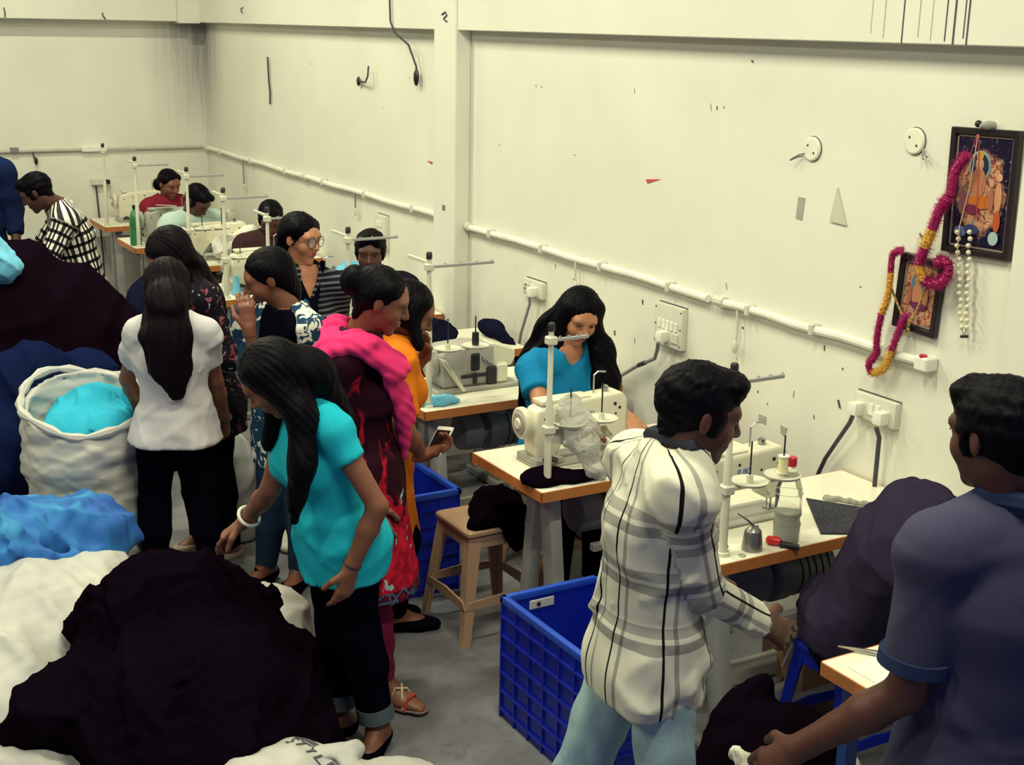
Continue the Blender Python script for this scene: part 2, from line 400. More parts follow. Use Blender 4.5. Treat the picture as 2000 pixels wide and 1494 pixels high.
dangling('long black cord with a bulb holder hanging over the beam by the pilaster', [(3.40, 7.33, 2.75), (3.40, 7.3, 2.35), (3.41, 7.27, 2.29), (3.44, 7.14, 2.22), (3.47, 7.1, 2.1), (3.47, 7.1, 2.04)], .006, DARKW, (.016, .022, .05))
dangling('bare black wire dangling on the wall near the stained corner', [(3.48, 9.6, 2.08), (3.485, 9.6, 1.9), (3.485, 9.58, 1.82), (3.485, 9.59, 1.74)], .007, DARKW)
dangling('small loose wire end on the wall high above the seated row', [(3.46, 7.75, 2.08), (3.45, 7.74, 2.02), (3.46, 7.8, 1.98), (3.48, 7.95, 1.98)], .006, DARKW, (.012, .02, .03))
dangling('thin white wire with connector hanging above the woman in blue', [(3.47, 5.35, 1.25), (3.47, 5.35, 1.18), (3.47, 5.34, 1.12)], .005, PVC2, (.012, .012, .03))
dangling('short white wire with connector hanging right of the multi-switch board', [(3.47, 4.13, 1.24), (3.47, 4.12, 1.15), (3.47, 4.13, 1.09)], .005, PVC2, (.012, .014, .03))
def board(label, yc, zc, w, h, holes, name='switch_board', sq=True):
    r = thing(name, label, 'switch board', (XW, yc, zc))
    MB().box((-.03, -w/2, -h/2), (0, w/2, h/2), .006, 2).build('plate', M('switch_plate', '#d5d4c6', .4), r)
    fr = M('plate_edge', '#4b4a50', .7)
    MB().box((-.004, w/2-.001, -h/2), (.0, w/2+.004, h/2)).box((-.004, -w/2, h/2-.001), (0, w/2, h/2+.004)).build('edge_gap', fr, r)
    for (a, b, ww, hh, m) in holes: MB().box((-.036, a-ww/2, b-hh/2), (-.028, a+ww/2, b+hh/2), .002).build('switch' if m else 'socket', PVC if m else PVC2, r)
    return r
def plug(parent, y, z): MB().box((-.075, y-.022, z-.024), (-.028, y+.022, z+.024), .008, 2).build('plug', PVC, parent)
b1 = board('two-gang wall socket with a plugged-in cable behind the woman in blue', 5.75, 1.04, .19, .085, [(.055, 0, .045, .05, 0), (.0, .0, .03, .05, 1)]); plug(b1, -.035, -.008)
for dy, dz in ((.055, .012), (.045, -.008), (.065, -.008)): MB().box((-.038, dy-.004, dz-.005), (-.035, dy+.004, dz+.005)).build('pin_hole', BLK, b1)
b2 = board('tall multi-switch board on the wall right of the woman in blue', 4.59, 1.08, .2, .185, [(.06-.03*k, .005, .018, .04, 1) for k in range(5)]+[(.05, -.045, .05, .045, 0), (-.055, -.045, .05, .045, 0)]); plug(b2, .01, -.045)
for sy in (-1, 1):
    for sz in (-1, 0, 1): MB().sphere((-.031, sy*.09, sz*.075), .004, 6, 4).build('screw', DARKW, b2)
b3 = board('wide wall socket with two plugs above the near sewing table', 3.34, 1.025, .21, .095, [(.01, 0, .025, .045, 1), (-.02, 0, .025, .045, 1)]); plug(b3, .065, -.008); plug(b3, -.06, -.012)
b4 = board('switch board with a dangling cable left of the pilaster', 7.62, 1.07, .16, .21, [(.04-.03*k, .05, .018, .04, 1) for k in range(3)]); plug(b4, .0, -.05)
r = thing('switch_board', 'small socket box on the back wall with a black plug', 'switch board', (2.58, YB, 1.03))
MB().box((-.07, -.05, -.02), (.07, 0, .03), .005).build('plate', PVC2, r); MB().box((.03, -.09, -.01), (.07, -.05, .025), .006).build('plug', BLK, r)
dangling('grey cable running from the two-gang socket down to the third table', [(3.43, 5.71, 1.01), (3.44, 5.72, .97), (3.44, 5.80, .8), (3.45, 5.86, .65), (3.42, 5.9, .4)], .0075, GREYW, name='power_cable', cat='cable')
dangling('light grey taped cable running from the multi-switch board to the second table', [(3.43, 4.6, 1.01), (3.45, 4.63, .97), (3.46, 4.66, .92), (3.46, 4.8, .85), (3.46, 4.98, .74), (3.44, 5.1, .6)], .0085, GREYW, name='power_cable', cat='cable')
MB().tube([(3.4605, 4.73, .885), (3.4605, 4.78, .861)], .011).build('tape_wrap', BLK, None); tag(bpy.data.objects['tape_wrap'], 'black tape wrapped round the grey cable under the multi-switch board', 'tape')
dangling('dark cable slanting left from the wide wall socket to the near table', [(3.43, 3.40, .99), (3.44, 3.42, .96), (3.46, 3.55, .78), (3.46, 3.62, .62)], .0085, DARKW, name='power_cable', cat='cable')
dangling('dark cable dropping straight from the wide wall socket', [(3.43, 3.28, .98), (3.45, 3.28, .94), (3.46, 3.29, .75), (3.45, 3.29, .5)], .0085, DARKW, name='power_cable', cat='cable')
def cover(label, y, z, wires):
    r = thing('ceiling_rose', label, 'wall fitting', (XW, y, z))
    MB().lathe([(.045, 0), (.045, .008), (.04, .012), (.0, .013)], axis=(-1, 0, 0), n=24).build('cover', M('fitting_white', '#e3e2d2', .5), r)
    for a, b in ((.018, .012), (-.016, -.014)): MB().sphere((-.013, a, b), (.002, .005, .005), 6, 4).build('screw', DARKW, r)
    MB().ring((-.001, 0, 0), (1, 0, 0), .046, .0018, 24, 5).build('rim_gap', DARKW, r)
    for w in wires: MB().tube(w, .003, 6).build('wire', GREYW, r)
cover('round blank cover on the wall with two thin wires, left of the large framed picture', 3.29, 1.99, [[(-.01, -.045, -.02), (-.02, -.06, -.04), (-.03, -.085, -.045)], [(-.01, -.045, -.02), (-.02, -.055, -.05), (-.03, -.07, -.055)]])
cover('round blank cover on the wall with a charred wire, above the paper scraps', 3.79, 1.92, [[(-.01, .03, -.02), (-.02, .05, -.025), (-.03, .085, -.045)], [(-.01, .04, -.03), (-.02, .06, -.035), (-.03, .09, -.05)]])
# paper scraps and tape bits left on the wall
PAPER = M('old_paper', '#c8c5b4', .8); GREYP = M('grey_tape', '#a3a29a', .7); REDP = M('red_scrap', '#c0504a', .7)
def scrap(label, pts, mat, t=.003):
    o = MB().prism([(p[0], p[1]) for p in pts], (XW, 0, 0), (0, 1, 0), (0, 0, 1), (-1, 0, 0), t).build('paper_scrap', mat, smooth=False); return tag(o, label, 'paper scrap')
def at_wall(px, py):
    d = _R@np.array([(px-1000)/2600., (747-py)/2600., 1.]); k = XW/d[0]; return (d[1]*k, 2.35+d[2]*k)
def wpts(*pp): return [at_wall(*p) for p in pp]
scrap('curled triangular paper scrap on the wall left of the framed pictures', wpts((1638, 366), (1655, 440), (1623, 432)), PAPER, .008)
scrap('small rectangular strip of grey tape on the bare wall', wpts((1560, 384), (1573, 387), (1567, 430), (1555, 426)), GREYP)
scrap('small red triangular scrap in the middle of the wall', wpts((1262, 350), (1290, 350), (1265, 358)), REDP)
scrap('red and white triangular scrap just above the man with his back turned', wpts((1875, 755), (1918, 765), (1908, 772)), REDP)
scrap('square grey scrap on the wall over the near machine', wpts((1483, 808), (1497, 814), (1496, 829), (1482, 820)), GREYP)
scrap('pointed grey scrap on the wall right of the square grey scrap', wpts((1525, 830), (1538, 836), (1533, 852), (1526, 846)), GREYP)
scrap('tiny red scrap on the wall left of the pilaster', wpts((834, 314), (845, 316), (844, 321)), REDP)
# hand-written mark on the pilaster
o = MB().box((3.4035, 6.60, 1.335), (3.4055, 6.635, 1.365)).build('stencil_mark', M('stencil_ink', '#77706c', .9)); tag(o, 'small square stencilled mark on the pilaster', 'mark')
mb = MB(); rr = random.Random(11)
for (px, py) in [(1048,168),(1058,170),(976,283),(1122,303),(1240,178),(1390,210),(1400,211),(1413,210),(1325,71),(1500,790),(1590,815),(1480,765),(1640,790),(1120,545),(1010,520),(1085,520),(1200,650),(1240,665),(1450,640),(1610,680),(1440,700),(1680,560),(793,153),(800,152),(606,125),(748,212),(610,118),(590,370),(640,350),(560,330),(520,330),(700,430),(735,520),(1560,640),(1470,120),(1130,690),(1255,590),(1075,610),(1420,560),(1645,720),(1550,770)]:
    y, z = at_wall(px, py); w = .002+rr.random()**2*.008; h = .002+rr.random()**2*.014; s = (rr.random()-.5)*.014
    mb.prism([(y-w, z-h), (y+w*.2, z-h*.8), (y+w+s, z+h), (y-w*.2+s, z+h)], (XW, 0, 0), (0,1,0), (0,0,1), (-1,0,0), .0015)
o = mb.build('scuff_marks', M('scuff_ink', '#4f4a4c', .9), wr, smooth=False); o['kind'] = 'stuff'
# ---------------------------------------------------------------- sewing tables and machines
TOP = M('white_laminate', '#e6e4d2', .35, var=.04, vscale=5); EDGE = M('wood_edge', '#b9733c', .5, var=.2, vscale=30); STEEL = M('grey_steel', '#9a9a9c', .45, var=.08)
DKSTEEL = M('dark_motor', '#6f6e78', .5, var=.15); CAST = M('cream_enamel', '#dedbc6', .3, var=.04); GREYC = M('grey_enamel', '#a2a09a', .4, var=.06)
CHROME = M('bright_metal', '#b8b8ba', .25, 1.); BLACKM = M('black_metal', '#1c1b24', .4); POLE = M('pole_white', '#cfcdbd', .4, var=.05)
def make_table(name, label, loc, w=1.02, d=.52, group='sewing tables along the right wall'):
    r = thing(name, label, 'table', loc, 0, group); z = .75
    MB().box((.004, .004, z-.036), (w-.004, d-.004, z), .003).build('tabletop', TOP, r)
    MB().box((0, 0, z-.040), (w, .006, z-.002)).box((0, d-.006, z-.040), (w, d, z-.002)).box((0, 0, z-.040), (.006, d, z-.002)).box((w-.006, 0, z-.040), (w, d, z-.002)).build('edge_band', EDGE, r, smooth=False)
    for x in (.10, w-.16):
        MB().prism([(.11, .69), (.18, .69), (.09, .04), (.02, .04)], (x, 0, 0), (0,1,0), (0,0,1), (1,0,0), .05, .004).build('leg', STEEL, r)
        MB().prism([(.20, .69), (.26, .69), (.33, .04), (.27, .04)], (x+.002, 0, 0), (0,1,0), (0,0,1), (1,0,0), .046, .004).build('leg', STEEL, r)
        MB().box((x-.01, .0, .0), (x+.06, .345, .045), .008).build('foot', STEEL, r)
        MB().box((x-.005, .08, .68), (x+.055, .42, .714), .004).build('bracket', STEEL, r)
    MB().box((.12, .285, .12), (w-.13, .31, .21), .004).build('crossbar', M('pale_board', '#b5b2a6', .6), r)
    MB().box((.38, .10, .10), (.70, .34, .115), .004).tube([(.36, .22, .10), (.72, .22, .10)], .01).build('treadle', DKSTEEL, r)
    mo = MB().lathe([(.05, 0), (.08, .01), (.085, .05), (.085, .10), (.06, .11), (.06, .13), (.095, .135), (.095, .19), (.088, .195), (.088, .36), (.075, .39), (.02, .40)], (.27, .22, .56), (1, 0, 0), 24).box((.42, .17, .63), (.5, .27, .715), .006).box((.52, .2, .62), (.6, .24, .715), .004).build('motor', DKSTEEL, r)
    for k in range(5): MB().ring((.50+.03*k, .22, .56), (1,0,0), .0885, .003, 24, 5).build('cooling_rib', BLACKM, mo)
    MB().box((.30, .10, .43), (.52, .13, .46), .003).tube([(.52, .115, .44), (.5, .2, .2)], .006).build('clutch_bracket', STEEL, r)
    return r
def make_stand(parent_loc, label, arm2=True, hgt=.63, group='thread stands on the sewing tables', spool=None, tray=True, yaw=0., arm=.25):
    r = thing('thread_stand', label, 'thread stand', parent_loc, yaw, group)
    MB().lathe([(.022, 0), (.022, .012), (.014, .014), (.013, hgt*.55), (.010, hgt*.56), (.0095, hgt)], n=14).build('pole', POLE, r)
    MB().lathe([(.013, hgt-.005), (.013, hgt+.018), (.009, hgt+.024)], n=12).build('cap', BLACKM, r)
    MB().box((-.018, -.018, hgt-.055), (.018, .018, hgt-.025), .004).build('clamp', POLE, r)
    MB().box((0, -.006, hgt-.046), (arm, .006, hgt-.034), .002).build('guide_arm', STEEL, r)
    for k in range(4): MB().ring((arm*(.24+.24*k), 0, hgt-.034), (0,1,0), .006, .0015, 10, 5).build('thread_eye', STEEL, r)
    if arm2: MB().box((-.006, 0, hgt-.03), (.006, .2, hgt-.016), .002).build('guide_arm', POLE, r)
    if tray:
        MB().box((-.02, -.02, hgt*.34), (.02, .02, hgt*.39), .004).build('clamp', POLE, r)
        MB().box((0, -.008, hgt*.36), (.24, .008, hgt*.37), .002).build('tray_bar', POLE, r)
        for k in range(2):
            x = .09+.135*k
            MB().lathe([(.012, 0), (.055, .004), (.06, .012), (.056, .010), (.012, .006), (.010, .03), (.0, .031)], (x, 0, hgt*.37), n=24).build('spool_dish', POLE, r)
            MB().tube([(x, 0, hgt*.37), (x, 0, hgt*.37+.14)], .003, 6).build('spool_pin', BLACKM, r)
    return r
def lockstitch(name, label, loc, logo=False, group='industrial sewing machines', body=None):
    """back of the machine faces -y, hand wheel at low x, needle at high x"""
    body = body or CAST
    r = thing(name, label, 'sewing machine', loc, 0, group)
    MB().box((0, -.005, .0), (.50, .175, .012), .004).box((.0, .0, .012), (.14, .17, .04), .008, 2).build('bed', GREYC, r)
    prof = [(.02, .03), (.13, .03), (.15, .13), (.19, .155), (.39, .16), (.40, .07), (.485, .07), (.49, .25), (.46, .285), (.12, .27), (.03, .25), (.005, .17)]
    MB().prism(prof, (0, .035, 0), (1,0,0), (0,0,1), (0,1,0), .105, .018, 3).build('body', body, r)
    MB().box((.05, .045, .265), (.30, .13, .285), .006, 2).build('top_cover', body, r)
    MB().lathe([(.02, 0), (.065, .004), (.07, .012), (.07, .03), (.062, .036), (.03, .034), (.02, .05)], (.0, .09, .19), (-1, 0, 0), 28).build('hand_wheel', body, r)
    MB().lathe([(.045, 0), (.045, .006), (.0, .007)], (-.036, .09, .19), (-1, 0, 0), 24).build('wheel_cap', GREYC, r)
    MB().box((.488, .05, .08), (.498, .125, .255), .006, 2).build('face_plate', CHROME, r)
    MB().tube([(.445, .088, .02), (.445, .088, .09)], [.003, .006]).tube([(.465, .088, .014), (.465, .088, .1)], .005).box((.435, .07, .013), (.475, .1, .018)).build('needle_bar', CHROME, r)
    MB().lathe([(.016, 0), (.016, .02), (.006, .026)], (.40, .09, .285), n=12).tube([(.34, .09, .28), (.34, .09, .36), (.36, .09, .375), (.40, .09, .37)], .004).build('thread_guide', CHROME, r)
    for (x, z, q) in ((.25, .235, .006), (.36, .20, .005), (.42, .235, .008), (.445, .215, .007), (.425, .19, .005), (.14, .225, .005), (.06, .21, .005)):
        MB().lathe([(q, 0), (q, .003), (.0, .004)], (x, .036, z), (0, -1, 0), 10).build('screw', BLACKM, r)
    MB().tube([(.03, .02, .02), (.06, -.01, .05), (.1, .0, .03)], .012).build('knee_lifter', BLACKM, r)
    r.scale = (.87, .87, .87)
    if logo: text('logo', 'JUKI', r, (.24, .034, .192), .038, M('logo_blue', '#2b57b0', .5), (math.radians(90), 0, 0))
    return r
def text(name, s, parent, loc, size, mat, rot=(0,0,0), ext=.0006):
    cu = bpy.data.curves.new(name, 'FONT'); cu.body = s; cu.size = size; cu.extrude = ext; cu.resolution_u = 2
    ob = bpy.data.objects.new(name, cu); COL.objects.link(ob)
    dg = bpy.context.evaluated_depsgraph_get(); me = bpy.data.meshes.new_from_object(ob.evaluated_get(dg))
    bpy.data.objects.remove(ob); me.name = name; me.materials.clear()
    o = link(name, me, parent, mat, loc); o.rotation_euler = rot; return o
def overlock(name, label, loc, group='industrial sewing machines'):
    r = thing(name, label, 'sewing machine', loc, 0, group)
    MB().box((0, 0, 0), (.42, .22, .02), .005).build('bed', GREYC, r)
    MB().prism([(.04, .02), (.30, .02), (.30, .20), (.20, .21), (.06, .205), (.03, .17)], (0, .03, 0), (1,0,0), (0,0,1), (0,1,0), .15, .014, 3).build('body', GREYC, r)
    MB().prism([(.30, .09), (.40, .09), (.42, .12), (.42, .16), (.31, .2), (.30, .2)], (0, .05, 0), (1,0,0), (0,0,1), (0,1,0), .10, .012, 3).build('arm', CAST, r)
    MB().box((.26, .015, .02), (.31, .10, .10), .006).build('looper_cover', BLACKM, r)
    MB().box((.31, .02, .02), (.37, .12, .11), .008).build('front_cover', CAST, r)
    MB().lathe([(.055, 0), (.06, .01), (.06, .03), (.02, .035)], (.03, .10, .12), (-1, 0, 0), 24).build('hand_wheel', GREYC, r)
    MB().prism([(.0, .0), (.02, .0), (-.08, .15), (-.11, .16)], (.12, -.01, .01), (1,0,0), (0,0,1), (0,1,0), .03, .004).build('belt_guard', CAST, r)
    MB().box((.18, .024, .09), (.225, .034, .17), .006).box((.13, .022, .06), (.27, .032, .075), .003).box((.19, .02, .03), (.21, .03, .08), .003).build('tension_slot', BLACKM, r)
    for k in range(4): MB().lathe([(.008, 0), (.008, .02), (.004, .025)], (.24+.012*k, .03, .145-.008*k), (0, -1, 0), 10).build('dial', CHROME, r)
    return r
TY = [2.97, 3.78, 4.87, 5.69, 6.60, 7.47, 8.60, 9.49, 10.57]
TX = [2.47, 2.34, 2.42, 2.40, 2.38, 2.40, 2.46, 2.41, 2.46]
TN = ['near white sewing table with a water bottle and oil can on it', 'white sewing table with a cream machine in front of the woman in blue', 'white sewing table with a grey overlock machine behind the woman in orange', 'white sewing table beside the pilaster with dark cloth at its end',
      'sewing table in front of the young man in dark clothes, hidden by the standing women', 'sewing table behind the woman with glasses', 'sewing table in front of the man in the pale shirt', 'sewing table with a green bottle on its corner', 'farthest sewing table against the back wall']
tables = [make_table('sewing_table', TN[0], (TX[0], TY[0], 0))]
for i in range(1, 9):
    c = copy_tree(tables[0]); c.location = (TX[i], TY[i], 0); c['label'] = TN[i]; tables.append(c)
ST = [('thread stand with a slim guide arm beside the striped man\'s face', .08, .06), ('white thread stand in front of the woman in blue', .06, .06), ('thread stand with two crossed arms beside the woman in orange', .05, .06), ('thread stand left of the young man in dark clothes', .09, .14),
      ('thread stand rising behind the woman with glasses', .0, .04), ('thread stand with a long arm behind the patterned jacket', .03, .04), ('thread stand in front of the woman in red', .10, .06), ('thread stand beside the green bottle', .04, .04), ('farthest thread stand against the back wall', .03, .05)]
for i, (lb, dx, dy) in enumerate(ST):
    make_stand((TX[i]+dx, TY[i]+dy, .75), lb, arm2=i not in (0, 1, 8), hgt=[.60, .575, .65, .63, .63, .63, .63, .62, .62][i], tray=i in (0, 1, 2, 3, 5, 6), arm=[.20, .155, .31, .26, .25, .27, .25, .24, .25][i])
MN = ['cream sewing machine with a blue logo on the near table', 'cream sewing machine with a white hand wheel under the blue woman\'s hands', None, 'cream sewing machine on the table by the pilaster, partly hidden', 'cream sewing machine behind the woman with glasses',
      'cream sewing machine behind the two bent heads', 'cream sewing machine in front of the man in the pale shirt', 'grey sewing machine behind the green bottle', 'far cream sewing machine against the back wall']
lockstitch('sewing_machine', MN[0], (2.55, 3.20, .75), True); lockstitch('sewing_machine', MN[1], (2.45, 4.0, .75), True)
overlock('overlock_machine', 'grey overlock machine with black covers behind the woman in orange', (2.58, 5.06, .75))
proto = lockstitch('sewing_machine', MN[4], (2.5, 6.8, .75))
for i, (x, y) in ((5, (2.52, 7.67)), (6, (2.6, 8.80)), (8, (2.62, 10.75))):
    c = copy_tree(proto); c.location = (x, y, .75); c['label'] = MN[i]
c = lockstitch('sewing_machine', MN[7], (2.54, 9.66, .75), body=GREYC)
overlock('overlock_machine', MN[3], (2.45, 5.9, .75))
def crumple(f, amp, seed=0., an=(1, 1, 1)):
    """ridged folds over soft lobes, like heaped cloth"""
    def fn(X, Y, Z):
        X, Y, Z = X*an[0], Y*an[1], Z*an[2]
        w1 = np.sin(f*.5*(X+.4*Y-.3*Z)+seed)+.6*np.sin(f*.8*(Y*.9-Z*.5+.2*X)+2*seed); w2 = np.sin(f*.6*(Z-.5*X+.3*Y)+seed*1.3)+.5*np.sin(f*1.1*(X+.3*Z)+seed)
        a = 1-np.abs(np.sin(f*(.55*X+.35*Y+.8*Z)*.6+1.5*w1)); b = 1-np.abs(np.sin(f*(.5*Y-.7*X+.5*Z)*.8+1.5*w2+seed)); c = 1-np.abs(np.sin(2.1*f*(.4*X+.6*Z-.5*Y)+2.1*w1-w2)); g = 1-np.abs(np.sin(3.7*f*(.6*X-.3*Z+.5*Y)+2.4*w2-1.2*w1))
        l = np.sin(f*.7*(X-.6*Y)+w2)*np.sin(f*.65*(Y+.5*Z)+w1)
        return -amp*(.9*a*a+.7*b*b+.5*c*c+.28*g*g+.5*l-.75)
    return fn
# ---------------------------------------------------------------- people
def skin_mat(name, c):
    if name in MATS: return MATS[name]
    t = NT(name); v = t.coord(); a = t.noise(v, 18, 3); L = lin(c)
    t.set(color=t.mix(a, tuple(x*.86 for x in L[:3])+(1,), tuple(min(1, x*1.1) for x in L[:3])+(1,)), rough=.48)
    t.b.inputs['Specular IOR Level'].default_value = .4
    t.bump(t.noise(v, 160, 2), .06, .002); MATS[name] = t.m; return t.m
SK1 = skin_mat('skin_tan', '#96644a'); SK2 = skin_mat('skin_brown', '#7d4f3d'); SK3 = skin_mat('skin_deep', '#54322b'); SK4 = skin_mat('skin_light', '#b57d5e')
def hair_mat(name, c):
    t = NT(name); v = t.coord(scale=(1, 1, .12)); a = t.noise(v, 130, 3, .6)
    L = lin(c); t.set(color=t.mix(a, tuple(x*.5 for x in L[:3])+(1,), tuple(x*1.6 for x in L[:3])+(1,)), rough=.5); t.b.inputs['Specular IOR Level'].default_value = .05
    t.bump(a, .35, .004); return t.m
HAIR = hair_mat('black_hair', '#09070e'); HAIRB = hair_mat('dark_brown_hair', '#100a11')
LIP = M('lip', '#93414a', .4); EYEW = M('eye_white', '#a89f98', .3); EYED = M('eye_dark', '#120c10', .2); BROW = M('eyebrow', '#120d12', .8)

def seated(x, y, yaw, h=1.56, sex='f', hand_z=.86, reach=.36, lean=.0):
    sw = (.1 if sex == 'f' else .112)*h; dz = .52-.52*h
    P = dict(hc=(0, .05+lean, .925*h+dz-lean*.3), nk=(0, -.01+lean*.8, .835*h+dz-lean*.15), sl=(-sw, .01+lean*.7, .805*h+dz-lean*.15), sr=(sw, .01+lean*.7, .805*h+dz-lean*.15), hl=(-.053*h, -.03, .52), hr=(.053*h, -.03, .52))
    for s, q in (('l', -1), ('r', 1)):
        P['k'+s] = (q*.11, .235*h, .50); P['a'+s] = (q*.11, .25*h, .05*h); P['e'+s] = (q*(sw+.06), .14+lean*.5, P['s'+s][2]-.15*h); P['w'+s] = (q*sw*.7, reach, hand_z)
    c, s_ = math.cos(math.radians(yaw)), math.sin(math.radians(yaw))
    return {k: (p[0]*c+p[1]*s_+x, -p[0]*s_+p[1]*c+y, p[2]) for k, p in P.items()}

def hand_prims(w, d, n, thumb, curl=.5, sc=1., spread=.0, tcurl=.3):
    """wrist, finger direction, palm-side normal; thumb=+1/-1 along cross(d,n)"""
    d = nz(v3(d)); n = v3(n); n = nz(n-d*n.dot(d)); x = np.cross(d, n); w = v3(w); P = []
    P.append(Seg(w-d*.02, w+d*.03*sc, .024*sc, .031*sc, x, .72, .55, k=.012))
    P.append(Seg(w+d*.02*sc, w+d*.085*sc, .030*sc, .036*sc, x, .55, .42, cap=.5, k=.012))
    for i, (ox, L) in enumerate(((.030, .068), (.011, .078), (-.009, .073), (-.027, .057))):
        p = w+(d*.083+x*(ox*thumb))*sc; a = curl*(.35+.12*i); dd = nz(d+x*thumb*spread*(1.5-i)*.35)
        r = .0092*sc if i < 3 else .0080*sc
        for j, f in enumerate((.45, .3, .25)):
            dd = nz(dd*math.cos(a)+n*math.sin(a)) if j == 0 else nz(dd*math.cos(a*1.2)+nz(n-dd*n.dot(dd))*math.sin(a*1.2))
            q = p+dd*L*f*sc; P.append(Seg(p, q, r, r*.92, k=.004)); p = q; r *= .93
    p = w+(d*.022+x*thumb*.022)*sc; dd = nz(d*.72+x*thumb*.68+n*tcurl); q = p+dd*.042*sc; P.append(Seg(p, q, .0135*sc, .0115*sc, k=.010))
    dd = nz(d*.9+x*thumb*.2+n*(tcurl+.3)); P.append(Seg(q, q+dd*.045*sc, .0112*sc, .009*sc, k=.005)); return P

